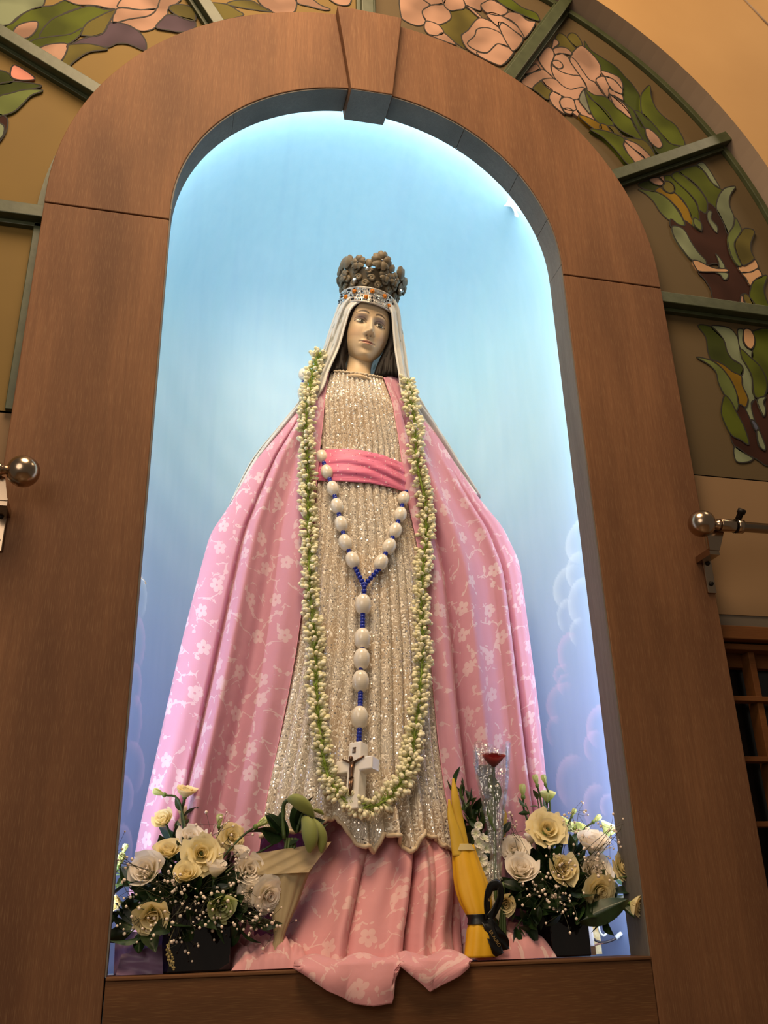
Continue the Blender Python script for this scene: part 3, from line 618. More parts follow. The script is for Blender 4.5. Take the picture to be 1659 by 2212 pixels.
def sash_mat():
    m = NT('pink_sash'); uv = m.n('ShaderNodeUVMap', _uv_map='UVMap')
    v = m.n('ShaderNodeTexVoronoi', _voronoi_dimensions='2D', Vector=uv, Scale=38.0); g = m.math('LESS_THAN', v, .095); s = m.n('ShaderNodeSeparateColor', i0=(v, 1))
    c = m.mix(m.math('MULTIPLY', g, m.math('GREATER_THAN', (s, 0), .5)), lin('#dd6f96'), lin('#f6dbe4')); c = m.mix(m.math('MULTIPLY', g, m.math('LESS_THAN', (s, 0), .3)), c, lin('#9c3460'))
    m.set(Base_Color=c, Roughness=.5, Sheen_Weight=.3); m.bump(m.n('ShaderNodeTexNoise', Vector=m.n('ShaderNodeMapping', Vector=uv, Scale=(3, 30, 1)), Scale=1.0), .5, .01); return m.m
def veil_mat():
    m = NT('white_lace_veil'); uv = m.n('ShaderNodeUVMap', _uv_map='UVMap')
    v = m.n('ShaderNodeTexVoronoi', _voronoi_dimensions='2D', Vector=m.n('ShaderNodeMapping', Vector=uv, Scale=(1, .5, 1)), Scale=22.0)
    g = m.ramp(v, [(.14, (1, 1, 1)), (.2, (0, 0, 0))]); s = m.n('ShaderNodeSeparateColor', i0=(v, 1))
    c = m.mix(m.math('MULTIPLY', g, m.math('MULTIPLY', m.math('GREATER_THAN', (s, 0), .45), .6)), lin('#e4e6e4'), lin('#8f968c'))
    m.set(Base_Color=c, Roughness=.7); m.bump(m.n('ShaderNodeTexNoise', Vector=m.n('ShaderNodeMapping', Vector=uv, Scale=(60, 4, 1)), Scale=1.0), .3, .006)
    tr = m.n('ShaderNodeBsdfTranslucent'); m.t.links.new(c.outputs[2], tr.inputs[0]); tp = m.n('ShaderNodeBsdfTransparent')
    ms = m.n('ShaderNodeMixShader', i0=.3); m.t.links.new(m.b.outputs[0], ms.inputs[1]); m.t.links.new(tr.outputs[0], ms.inputs[2])
    m2 = m.n('ShaderNodeMixShader', i0=.10); m.t.links.new(ms.outputs[0], m2.inputs[1]); m.t.links.new(tp.outputs[0], m2.inputs[2])
    m.t.links.new(m2.outputs[0], m.out.inputs[0]); return m.m

# ------------------------------------------------------------------ the statue
statue = thing('statue', 'tall crowned statue of a robed woman in pink cape and white lace gown', 'statue', (0.02, .5, 0.0))
DR = [(805, 712, 827, .115), (870, 697, 849, .15), (972, 700, 869, .15), (1040, 682, 874, .165), (1150, 672, 897, .185), (1250, 657, 915, .205), (1400, 640, 930, .235),
      (1500, 622, 937, .26), (1600, 602, 945, .28), (1700, 580, 958, .30), (1780, 565, 972, .315), (1850, 556, 980, .32)]
YC = .5; SE = math.sin(math.radians(62)); CE = math.cos(math.radians(62))
_rows = []
for v, l, r, ry in DR:
    A = P(l, v, YC - ry * CE); B = P(r, v + (r - l) * .02, YC - ry * CE)
    _rows.append(((A[2] + B[2]) / 2, (A[0] + B[0]) / 2, (B[0] - A[0]) / 2 / SE, ry))
_rows = np.array(_rows); _rz = _rows[::-1, 0]
def dress_sec(z): return [np.interp(z, _rz, _rows[::-1, k]) for k in (1, 2, 3)]
def dress_y(x, z):
    xc, a, ry = dress_sec(z); q = np.clip((x - xc) / a, -.98, .98); return YC - ry * np.sqrt(1 - q * q)
def on_dress(u, v, off=.0):
    y = .3
    for _ in range(40):
        p = P(u, v, y); y = .5 * y + .5 * (float(dress_y(p[0], p[2])) - off)
    return P(u, v, y)

def make_gown():
    nr, nc = 230, 420
    phi = np.radians(np.linspace(-112, 112, nc)); z = np.linspace(_rows[0, 0], _rows[-1, 0], nr)
    xc, a, ry = dress_sec(z)
    t = (np.arange(nr) / (nr - 1))[:, None]; ph = phi[None]
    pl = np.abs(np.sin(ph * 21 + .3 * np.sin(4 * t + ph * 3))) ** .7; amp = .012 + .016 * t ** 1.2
    big = np.sin(ph * 6 + 1.2 * np.sin(2 * t)) * .5
    rho = 1.0
    X = xc[:, None] + a[:, None] * np.sin(ph) * rho; Y = YC - ry[:, None] * np.cos(ph); drop = .055 * np.clip(1 - t / .09, 0, 1) * np.clip(np.cos(ph), 0, 1) ** 2
    nx, ny = np.sin(ph), -np.cos(ph)
    dsp = (pl - .6) * amp + big * (.004 + .02 * np.clip(t - .6, 0, 1))
    X = X + nx * dsp; Y = Y + ny * dsp; Z = np.broadcast_to(z[:, None], X.shape).copy()
    # hem height across, measured along the front
    hem = [(540, 1800), (600, 1800), (660, 1790), (706, 1772), (725, 1765), (742, 1792), (775, 1832), (800, 1838), (822, 1812), (850, 1802), (872, 1836), (900, 1830), (918, 1792), (940, 1808), (975, 1826), (1000, 1830)]
    hx = [P(u, v, .2)[0] for u, v in hem]; hz = [P(u, v, .2)[2] for u, v in hem]
    hzc = np.interp(X[-1], hx, hz); k = np.clip((t - .68) / .32, 0, 1)
    Z = Z + (hzc[None] - z[-1]) * k ** 1.2
    nl = [(690, 795), (712, 796), (735, 800), (765, 808), (800, 812), (827, 812), (850, 810)]; zt_ = np.interp(X[0], [P(a_, b_, .41)[0] for a_, b_ in nl], [P(a_, b_, .41 if k_ in (0, 1, 5, 6) else .39)[2] for k_, (a_, b_) in enumerate(nl)]); Z = Z - (z[0] - zt_)[None] * np.clip(1 - t / .07, 0, 1)
    # ruffled, gathered front of the hem
    cx = np.exp(-((X - .06) / .2) ** 2); kk = np.clip((t - .86) / .14, 0, 1) ** 1.5
    Y = Y - cx * kk * (.035 + .03 * np.sin(X * 62 + 5 * t))
    Y = Y - kk * (.014 * np.sin(X * 48) + .016 * cx * np.sin(X * 105 + 2)); Z = Z + kk * cx * .012 * np.sin(X * 83 + 1)
    U = (ph * .25 + 0 * t) * (1 + t) ; Vv = Z
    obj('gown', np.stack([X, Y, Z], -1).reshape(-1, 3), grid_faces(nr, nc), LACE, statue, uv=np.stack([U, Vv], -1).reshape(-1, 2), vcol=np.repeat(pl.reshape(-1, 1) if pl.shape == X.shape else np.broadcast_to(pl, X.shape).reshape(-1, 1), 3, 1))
    # edging cord along the hem
    e = np.stack([X[-1], Y[-1], Z[-1]], -1)[60:-60:2]; mb = MB(); e2 = e.copy(); e2[:, 2] += .004 * np.sin(np.arange(len(e)) * 1.7); mb.tube(e2, .009, 6); mb.build('hem_edging', plain('hem_cord', '#cdb99c', .5), statue, kind='stuff')
    # neckline roll
    q = np.stack([X[0], Y[0], Z[0]], -1)[90:-90:4]; mb = MB(); q[:, 2] += .004 * np.sin(np.arange(len(q)) * 2.1); q[:, 1] -= .002; mb.tube(q, .007, 8); mb.build('neckline_edging', plain('neck_cord', '#cdbfa8', .6), statue)
    # yoke between neckline and neck
    Vk = [np.stack([X[0], Y[0], Z[0]], -1)[70:-70:6]]
    for f in (.85, .6, .45): c0 = np.array([_rows[0, 1], YC - .01, 0]); r0 = Vk[0].copy(); r0[:, :2] = c0[:2] + (r0[:, :2] - c0[:2]) * f; r0[:, 2] += (1 - f) * .05; Vk.append(r0)
    Vk = np.array(Vk); obj('yoke', Vk.reshape(-1, 3), grid_faces(*Vk.shape[:2]), LACE, statue, uv=Vk.reshape(-1, 3)[:, [0, 2]], vcol=np.ones((Vk.shape[0] * Vk.shape[1], 3)))
    # sequins: tiny tilted metal discs scattered over the front
    n = 1700; zz = rng.uniform(_rows[-2, 0], _rows[0, 0] - .09, n); pp = np.radians(rng.uniform(-75, 75, n)); xc, a, ry = dress_sec(zz)
    V = []; F = []; s = rng.uniform(.0022, .0048, n)
    base = np.stack([xc + (a + .006) * np.sin(pp), YC - (ry + .016) * np.cos(pp), zz], -1)
    N = np.stack([np.sin(pp), -np.cos(pp), 0 * pp], -1) + rng.normal(0, .38, (n, 3)); N /= np.linalg.norm(N, axis=1)[:, None]
    T = np.cross(N, (0, 0, 1.0)); T /= np.linalg.norm(T, axis=1)[:, None]; B = np.cross(N, T)
    V = np.stack([base + s[:, None] * (T * math.cos(q) + B * math.sin(q)) for q in (0, PI / 3, 2 * PI / 3, PI, 4 * PI / 3, 5 * PI / 3)], 1).reshape(-1, 3)
    obj('sequins', V, np.arange(6 * n).reshape(n, 6), plain('sequin', '#fbf8f2', .3, .55), statue, False, kind='stuff')
make_gown()

def make_sash():
    nr, nc = 30, 120
    top = [(676, 985), (704, 973), (740, 971), (779, 974), (825, 984), (870, 1002), (900, 1010)]; bot = [(665, 1040), (682, 1039), (740, 1040), (798, 1044), (840, 1052), (872, 1062), (900, 1070)]
    G_ = []
    for i in range(nr):
        f = i / (nr - 1); row = []
        for j in range(nc):
            g = j / (nc - 1); k = g * 6
            u = np.interp(k, range(7), [a[0] for a in top]) * (1 - f) + np.interp(k, range(7), [a[0] for a in bot]) * f
            v = np.interp(k, range(7), [a[1] for a in top]) * (1 - f) + np.interp(k, range(7), [a[1] for a in bot]) * f
            off = .012 + .012 * math.sin(PI * f) + .005 * math.sin(f * 17 + 3 * math.sin(g * 5)) * math.sin(PI * f)
            row.append(on_dress(u, v, off))
        G_.append(row)
    G_ = np.array(G_); uv = np.stack([G_[..., 0], G_[..., 2]], -1)
    o = obj('sash', G_.reshape(-1, 3), grid_faces(nr, nc), sash_mat(), statue, uv=uv.reshape(-1, 2), label='deep pink sash with tiny glitter dots')
    m = o.modifiers.new('solid', 'SOLIDIFY'); m.thickness = .006 * S; m.offset = -1
make_sash()

def make_cape(side, name_rows, creases):
    """front panel from the inner edge round to the silhouette and on behind the statue"""
    rows = np.array(name_rows, float); m = len(rows); nr, n1, n2 = 240, 220, 60
    tt = np.linspace(0, m - 1, nr); idx = np.arange(m)
    I = np.stack([np.interp(tt, idx, rows[:, k]) for k in range(4)], -1)
    sm = np.ones(9) / 9; I = np.stack([np.convolve(np.pad(I[:, k], 4, 'edge'), sm, 'valid') for k in range(4)], -1)
    V = np.zeros((nr, n1 + n2, 3)); UV = np.zeros((nr, n1 + n2, 2))
    for i in range(nr):
        t = i / (nr - 1); iu, iv, ou, ov = I[i]
        ry = np.interp(t, [0, .15, .4, 1], [.12, .15, .2, .32])
        yi = YC - ry * CE - .022 - .03 * t; yo = YC + .0
        A = P(iu, iv, yi); B = P(ou, ov, yo); C_ = np.array([.03 + side * .12, .5 + .34 - .1 * (1 - t), (A[2] + B[2]) / 2])
        s = np.linspace(0, 1, n1); xs = A[0] + (B[0] - A[0]) * np.sin(s * PI / 2); ys = yi + (yo - yi) * (1 - np.cos(s * PI / 2)); zs = A[2] + (B[2] - A[2]) * s
        d = 0 * s
        for (s0, s1, w, a, t0) in creases:
            c = s0 + (s1 - s0) * t; d = d + 1.45 * a * np.exp(-((s - c) / w) ** 2) * np.clip((t - t0) / (1 - t0), 0, 1) ** .8
        d = d + .006 * t * np.sin(s * 23 + 2 * math.sin(5 * t)) + .004 * np.sin(s * 9 + t * 7) * math.sin(PI * min(1, t * 1.3))
        edge = np.clip(s / .04, 0, 1) * np.clip((1 - s) / .12, 0, 1)
        ys = ys - d * edge
        s2 = np.linspace(0, 1, n2 + 1)[1:]; x2 = B[0] + (C_[0] - B[0]) * (1 - np.cos(s2 * PI / 2)); y2 = yo + (C_[1] - yo) * np.sin(s2 * PI / 2); z2 = B[2] + (C_[2] - B[2]) * s2
        V[i, :n1] = np.stack([xs, ys, zs], -1); V[i, n1:] = np.stack([x2, y2, z2], -1)
    # uv from arc length
    du = np.linalg.norm(np.diff(V, axis=1), axis=2); ref = du[int(nr * .6)]; UV[:, 1:, 0] = np.cumsum(du, 1) * .55 + np.cumsum(ref)[None] * .45
    dv = np.linalg.norm(np.diff(V, axis=0), axis=2); UV[1:, :, 1] = np.cumsum(dv, 0); UV[..., 0] += side * 3
    o = obj('cape_panel', V.reshape(-1, 3), grid_faces(nr, n1 + n2), CAPE, statue, uv=UV.reshape(-1, 2))
    mo = o.modifiers.new('solid', 'SOLIDIFY'); mo.thickness = .004 * S; mo.offset = 0
    e = V[::3, 0]; mb = MB(); mb.tube(e, .0028, 6); mb.build('cape_hem', plain('cape_edge', '#e6a2b8', .7), statue)
make_cape(-1, [(712, 798, 690, 812), (702, 850, 650, 880), (697, 912, 600, 943), (690, 972, 548, 1003), (684, 1040, 502, 1085), (672, 1150, 455, 1153), (660, 1250, 428, 1250),
               (640, 1400, 390, 1400), (622, 1500, 367, 1500), (602, 1600, 345, 1600), (580, 1700, 322, 1700), (565, 1790, 300, 1800), (552, 1900, 283, 1900), (545, 2060, 262, 2050)],
          [(.10, .10, .05, .012, .1), (.22, .24, .06, -.055, .1), (.38, .40, .05, .060, .1), (.46, .48, .022, -.060, .05), (.66, .70, .10, .02, .3)])
make_cape(1, [(828, 812, 858, 815), (848, 867, 903, 888), (861, 942, 948, 950), (868, 994, 985, 1008), (876, 1060, 1030, 1072), (897, 1150, 1085, 1138), (915, 1250, 1122, 1215),
              (930, 1400, 1145, 1400), (937, 1500, 1157, 1500), (947, 1600, 1168, 1600), (960, 1700, 1178, 1700), (975, 1780, 1186, 1790), (985, 1900, 1195, 1900), (990, 2050, 1192, 2045)],
          [(.07, .07, .04, .025, .05), (.155, .15, .022, -.085, .03), (.24, .24, .05, .055, .05), (.40, .40, .05, -.018, .2), (.50, .52, .035, .03, .2), (.58, .60, .025, -.075, .25), (.72, .74, .06, .02, .2)])

# ---- head
HK = .20; HC = np.array([P(798, 688, .33)[0], .33 + .6 * HK, P(798, 688, .33)[2]])
HR = Matrix.Rotation(math.radians(8), 3, 'Y') @ Matrix.Rotation(math.radians(11), 3, 'X') @ Matrix.Rotation(math.radians(5), 3, 'Z')
HRn = np.array(HR)
def hw(p): return HC + (np.asarray(p, float) * HK) @ HRn.T
def g2(x, z, cx, cz, sx, sz): return np.exp(-((x - cx) / sx) ** 2 - ((z - cz) / sz) ** 2)
def sg(a, b, x): t = np.clip((x - a) / (b - a), 0, 1); return t * t * (3 - 2 * t)
EX, EZ = .262, .0
def face_relief(x, z):
    d = 0.0
    d = d + .165 * np.exp(-(x / (.062 + .03 * sg(.15, -.3, z))) ** 2) * sg(.24, -.26, z) * sg(-.39, -.33, z)      # bridge to tip
    d = d + .065 * g2(x, z, 0, -.275, .075, .06) + .085 * (g2(x, z, .092, -.325, .042, .045) + g2(x, z, -.092, -.325, .042, .045))
    d = d - .05 * (g2(x, z, .05, -.372, .026, .018) + g2(x, z, -.05, -.372, .026, .018))
    d = d + .03 * np.exp(-(x / .03) ** 2) * 0 - .022 * g2(x, z, 0, -.45, .028, .05) + .015 * (g2(x, z, .045, -.45, .02, .05) + g2(x, z, -.045, -.45, .02, .05))
    ax = np.abs(x)
    d = d - .075 * g2(ax, z, EX - .02, .02, .16, .10) - .045 * g2(ax, z, .135, .03, .05, .07)
    d = d + .055 * g2(ax, z, EX, -.005, .105, .055)
    d = d + .022 * g2(ax, z, .25, .20, .18, .05)
    m = .055 * g2(x, z, 0, -.60, .20, .10)
    lipu = .032 * np.exp(-((z + .535 + .10 * x * x - .012 * np.exp(-(x / .03) ** 2)) / .030) ** 2) * np.clip(1 - (ax / .19) ** 2, 0, 1)
    lipl = .036 * np.exp(-((z + .625) / .036) ** 2) * np.clip(1 - (ax / .15) ** 2, 0, 1)
    crease = -.022 * np.exp(-((z + .578 - .03 * (ax / .2) ** 2) / .012) ** 2) * np.clip(1 - (ax / .2) ** 4, 0, 1)
    d = d + m + lipu + lipl + crease - .02 * g2(ax, z, .2, -.575, .03, .03) - .025 * g2(x, z, 0, -.71, .12, .04) + .05 * g2(x, z, 0, -.87, .16, .09)
    d = d + .02 * g2(ax, z, .33, -.30, .14, .16)
    return d
def make_head():
    zk = [-1.0, -.99, -.96, -.9, -.8, -.68, -.56, -.36, -.1, .1, .4, .7, .95, 1.12, 1.2, 1.22]
    wk = [.0, .11, .19, .27, .36, .455, .53, .605, .65, .66, .64, .56, .40, .22, .08, 0]
    fk = [.36, .43, .49, .545, .57, .585, .60, .615, .615, .63, .64, .56, .42, .22, .08, 0]
    bk = [-.28, -.20, -.12, -.05, .02, .10, .18, .35, .55, .62, .66, .62, .48, .28, .1, 0]
    zz = np.concatenate([np.linspace(-1, -.9, 40), np.linspace(-.9, .35, 380)[1:], np.linspace(.35, 1.22, 60)[1:]])
    a1 = np.linspace(-PI, -1.25, 40); a2 = np.linspace(-1.25, 1.25, 380)[1:]; a3 = np.linspace(1.25, PI, 40)[1:-1]; al = np.concatenate([a1, a2, a3])
    def ip(k): v = np.interp(zz, zk, k); return np.convolve(np.pad(v, 15, 'edge'), np.ones(31) / 31, 'valid')
    W, Fd, Bk = ip(wk)[:, None], ip(fk)[:, None], ip(bk)[:, None]
    A = al[None]; z = np.broadcast_to(zz[:, None], (len(zz), len(al)))
    ca, sa = np.cos(A), np.sin(A); p = 2.15
    ex = np.sign(sa) * np.abs(sa) ** (2 / p); ey = np.sign(ca) * np.abs(ca) ** (2 / p)
    c0 = (Bk - Fd) / 2 * 0 + np.minimum(.0, 0)
    mid = np.where(Bk < .3, (Bk - .3) * .5 - .08 * np.clip((-z - .6) / .4, 0, 1), 0)
    x = W * ex; y = np.where(ey > 0, mid - (Fd + mid) * ey, mid - (Bk - mid) * ey)
    fr = np.clip(ey, 0, 1) ** .6
    y = y - face_relief(x, z) * sg(.15, .6, ey)
    # colour painted on the plaster
    base = np.array(lin('#c9b18f')[:3]); C = np.ones(x.shape + (3,)) * base
    def bl(mk, c): C[:] = C * (1 - mk[..., None]) + np.array(lin(c)[:3]) * mk[..., None]
    ax = np.abs(x); front = (ey > .1)
    bl(.28 * g2(ax, z, .36, -.33, .17, .16) * front, '#c98a68')
    bl(.35 * g2(x, z, 0, -.45, .06, .04) * front * 0 + .18 * g2(x, z, 0, .35, .4, .2), '#b98a58')
    # lips
    up = np.clip(1 - (ax / .185) ** 2, 0, 1) * .050 + .004; top = -.578 + up * (1.05 - .22 * np.exp(-(x / .025) ** 2)); bot = -.578 - np.clip(1 - (ax / .165) ** 2, 0, 1) ** .8 * .062
    lip = sg(.0, .012, top - z) * sg(0, .014, z - bot) * (ax < .185) * front; bl(.72 * lip, '#b9776a')
    bl(.85 * np.exp(-((z + .578 - .03 * (ax / .2) ** 2) / .0075) ** 2) * (ax < .2) * front, '#6b3a32')
    bl(.6 * (g2(x, z, .05, -.374, .022, .013) + g2(x, z, -.05, -.374, .022, .013)) * front, '#5a3524')
    # eye shadow, lid line, brows
    e = (ax - EX) / .142; lid = .060 * np.clip(1 - e * e, 0, 1) ** .8 + EZ; low = -.045 * np.clip(1 - e * e, 0, 1) ** .9 + EZ
    bl(.60 * g2(ax, z, EX, .115, .16, .07) * front, '#8a7480')
    fold = EZ + .052 + .066 * np.clip(1 - (e / 1.15) ** 2, 0, 1); bl(.80 * np.exp(-((z - fold) / .011) ** 2) * (np.abs(e) < 1.15) * front, '#5f4a4c')
    bl(.98 * np.exp(-((z - lid) / .022) ** 2) * (np.abs(e) < 1.12) * front, '#241a1c')
    bl(.40 * np.exp(-((z - low) / .007) ** 2) * (np.abs(e) < 1.0) * front, '#5a4038')
    b = (ax - .255) / .17; br = .212 + .065 * np.clip(1 - (b + .15) ** 2, -1, 1); th = .034 * np.clip(1 - b * .8, .15, 1) * np.clip((1.05 - np.abs(b)) / .12, 0, 1)
    bl(.93 * np.clip(1.3 - np.abs(z - br) / np.maximum(th, 1e-4), 0, 1) * (np.abs(b) < 1.05) * front, '#2c1d16')
    V = np.stack([x, y, z], -1); Wd = hw(V.reshape(-1, 3))
    m = NT('painted_plaster_skin'); at = m.n('ShaderNodeAttribute', _attribute_name='Col'); m.set(Base_Color=(at, 0), Roughness=.48, Subsurface_Weight=.0, Specular_IOR_Level=.45)
    SK = m.m
    obj('head', Wd, grid_faces(*x.shape, True), SK, statue, vcol=C.reshape(-1, 3), label='painted face with a calm gaze, chin level')
    # eyes: glossy almond patches seated in the lids
    for s in (-1, 1):
        n, k = 60, 60; gx = np.linspace(-1, 1, n)[None] * .140; X = s * EX + gx + 0 * np.zeros((k, 1)); q = np.linspace(0, 1, k)[:, None]
        ee = gx / .142; hi = .060 * np.clip(1 - ee * ee, 0, 1) ** .8; lo = -.045 * np.clip(1 - ee * ee, 0, 1) ** .9; Z = EZ + lo + (hi - lo) * q
        # depth: sit on the face surface there
        Wz = np.interp(Z, zk, wk); Fz = np.interp(Z, zk, fk); sx = np.clip(np.abs(X) / Wz, 0, .99); cosv = (1 - sx ** p) ** (1 / p)
        Y = -(Fz) * cosv - face_relief(X, Z) - .006 - .010 * np.clip(1 - (gx / .135) ** 2, 0, 1)
        C2 = np.ones(X.shape + (3,)) * np.array(lin('#bdb5a4')[:3])
        def b2(mk, c): C2[:] = C2 * (1 - mk[..., None]) + np.array(lin(c)[:3]) * mk[..., None]
        cx = s * EX + .006; r = np.hypot(X - cx, Z - EZ - .006)
        b2(sg(.072, .064, r), '#1a1614'); b2(sg(.058, .050, r), '#4a4c44'); b2(sg(.034, .020, r) * .4, '#66665a'); b2(sg(.027, .020, r), '#080606'); b2(sg(.010, .006, np.hypot(X - cx + .018, Z - EZ - .024)), '#f4f4f4')
        b2(.75 * sg(.55, 1.0, q + 0 * X), '#2a2220')
        b2(.5 * sg(.105, .135, np.abs(gx) + 0 * X), '#9c6a58')
        me = NT('eye_gloss'); at = me.n('ShaderNodeAttribute', _attribute_name='Col'); me.set(Base_Color=(at, 0), Roughness=.12)
        obj('eye', hw(np.stack([X, Y, Z], -1).reshape(-1, 3)), grid_faces(k, n), me.m, statue, vcol=C2.reshape(-1, 3))
    # neck and ears
    mb = MB(); cz = np.linspace(0, 1, 20); top = hw((0, .03, -.62)); bot = np.array([P(770, 815, .46)[0], .475, P(770, 815, .42)[2] - .03])
    pts = top + (bot - top) * cz[:, None]; mb.tube(pts, .085 - .018 * np.sin(cz * PI) + .03 * cz ** 4, 32, True, .95)
    skp = plain('painted_plaster_neck', '#c9b18f', .48); mb.build('neck', skp, statue)
    for s in (-1, 1):
        mb = MB(); mb.ball((0, 0, 0), .1, 14, 10, (.35, .6, 1.25)); v = np.vstack(mb.v) + np.array([s * .60, .02, -.16]); obj('ear', hw(v), mb.f, skp, statue)
make_head()

def make_hair():
    mb = MB(); nn = 40
    # skull cap behind the face
    th = np.linspace(0, PI, 30)[:, None]; ph = np.linspace(-PI, PI, 48, endpoint=False)[None]
    V = np.stack([.67 * np.sin(th) * np.sin(ph), .10 + .68 * np.sin(th) * np.cos(ph), .25 + 1.05 * np.cos(th) + 0 * ph], -1)
    V[..., 1] = np.where((V[..., 1] < -.30) & (V[..., 2] < .62), -.30, V[..., 1]); mb.grid(hw(V.reshape(-1, 3)).reshape(V.shape), True)
    def lock(p, r):
        q = spline(p, 26); t = np.linspace(0, 1, 26); q = q + np.stack([.006 * np.sin(t * 14 + rng.uniform(0, 6)) * t, .008 * np.sin(t * 11 + rng.uniform(0, 6)) * t, 0 * t], -1)
        mb.tube(q, r * (.55 + .9 * np.sin(PI * np.clip(t * .9 + .06, 0, 1)) ** .7), 8)
    for i in range(30):
        f = i / 29; dy = .015 * (i % 3)
        lock([P(808 - 6 * f, 643 + 3 * f, .335), P(780 - 14 * f, 654 + 6 * f, .345 + dy), P(760 - 15 * f, 690 + 5 * f, .38 + dy), P(746 - 17 * f, 735 + 4 * f, .42 + dy), P(741 - 30 * f, 775 + 6 * f, .43 + dy), P(743 - 44 * f, 806 + 4 * math.sin(i * 2), .42 + dy)], .017)
        lock([P(808 + 4 * f, 643 + 2 * f, .335), P(829 + 9 * f, 658 + 8 * f, .345 + dy), P(841 + 8 * f, 692, .39 + dy), P(846 + 9 * f, 735, .44 + dy), P(828 + 26 * f, 775, .44 + dy), P(814 + 44 * f, 816 + 3 * math.sin(i * 2), .43 + dy)], .017)
    m = NT('dark_brown_hair'); tc = m.n('ShaderNodeTexCoord'); no = m.n('ShaderNodeTexNoise', Vector=m.n('ShaderNodeMapping', Vector=(tc, 3), Scale=(160, 160, 12)), Scale=1.0)
    m.set(Base_Color=m.mix(m.ramp(no, [(.4, (0, 0, 0)), (.65, (1, 1, 1))]), lin('#0e0a09'), lin('#1e1512')), Roughness=.6, Specular_IOR_Level=.25); m.bump(no, .5, .004)
    mb.build('hair', m.m, statue)
make_hair()

def make_veil():
    rows = [((800, 643), (733, 650), (812, 645), (855, 655)), ((775, 652), (727, 668), (832, 655), (858, 672)), ((757, 668), (720, 688), (846, 674), (861, 692)), ((745, 702), (705, 732), (850, 708), (866, 730)), ((731, 750), (690, 782), (854, 752), (874, 778)),
            ((709, 800), (668, 838), (862, 802), (886, 850)), ((695, 840), (641, 878), (871, 855), (916, 892)), ((660, 892), (594, 938), (905, 905), (955, 948)), ((590, 975), (541, 1002), (965, 985), (993, 1006)), ((512, 1075), (496, 1090), (1028, 1068), (1038, 1076))]
    R_ = np.array(rows, float).reshape(len(rows), 8); nr, n = 140, 44; tt = np.linspace(0, len(rows) - 1, nr); I = np.stack([spline(R_[:, k][:, None], nr)[:, 0] for k in range(8)], -1)
    inn = np.interp(tt, range(10), [.31, .312, .322, .35, .378, .385, .39, .45, .48, .49]); out = np.interp(tt, range(10), [.44, .45, .47, .48, .49, .49, .50, .52, .52, .52])
    V = []
    for i in range(nr):
        li, lo, ri, ro = P(*I[i, 0:2], inn[i]), P(*I[i, 2:4], out[i]), P(*I[i, 4:6], inn[i]), P(*I[i, 6:8], out[i]); t = i / nr
        lo[0] -= .004 * 0; row = []
        yb = np.interp(t, [0, .5, 1], [.60, .72, .86])
        s = np.linspace(0, 1, n); w = (.012 * np.sin(s * 15 + 1.5 * math.sin(t * 9)) + .006 * np.sin(s * 31 + 2)) * np.sin(PI * s)
        row += [li + (lo - li) * np.array([math.sin(a * PI / 2), 1 - math.cos(a * PI / 2), a]) - np.array([0, b, 0]) for a, b in zip(s, w)]
        bk = np.array([(lo[0] + ro[0]) / 2, yb, (lo[2] + ro[2]) / 2])
        for a in np.linspace(0, 1, 24)[1:]: row.append(np.array([lo[0] + (bk[0] - lo[0]) * (1 - math.cos(a * PI / 2)), lo[1] + (bk[1] - lo[1]) * math.sin(a * PI / 2), lo[2] + (bk[2] - lo[2]) * a]))
        for a in np.linspace(1, 0, 24)[1:]: row.append(np.array([ro[0] + (bk[0] - ro[0]) * (1 - math.cos(a * PI / 2)), ro[1] + (bk[1] - ro[1]) * math.sin(a * PI / 2), ro[2] + (bk[2] - ro[2]) * a]))
        row += [ri + (ro - ri) * np.array([math.sin(a * PI / 2), 1 - math.cos(a * PI / 2), a]) - np.array([0, b, 0]) for a, b in list(zip(s, w))[::-1]]
        V.append(row)
    V = np.array(V); du = np.linalg.norm(np.diff(V, axis=1), axis=2); UV = np.zeros(V.shape[:2] + (2,)); UV[:, 1:, 0] = np.cumsum(du, 1); UV[..., 1] = V[..., 2]
    # crown of the veil over the head
    o = obj('veil', V.reshape(-1, 3), grid_faces(*V.shape[:2]), veil_mat(), statue, uv=UV.reshape(-1, 2), label='white lace veil over head and shoulders')
    mo = o.modifiers.new('solid', 'SOLIDIFY'); mo.thickness = .004 * S; mo.offset = 0
    mb = MB()
    for k in (0, -1): mb.tube(V[:, k], .0065, 6)
    mb.build('veil_edge', plain('veil_cord', '#e6e6e2', .6), statue)
make_veil()

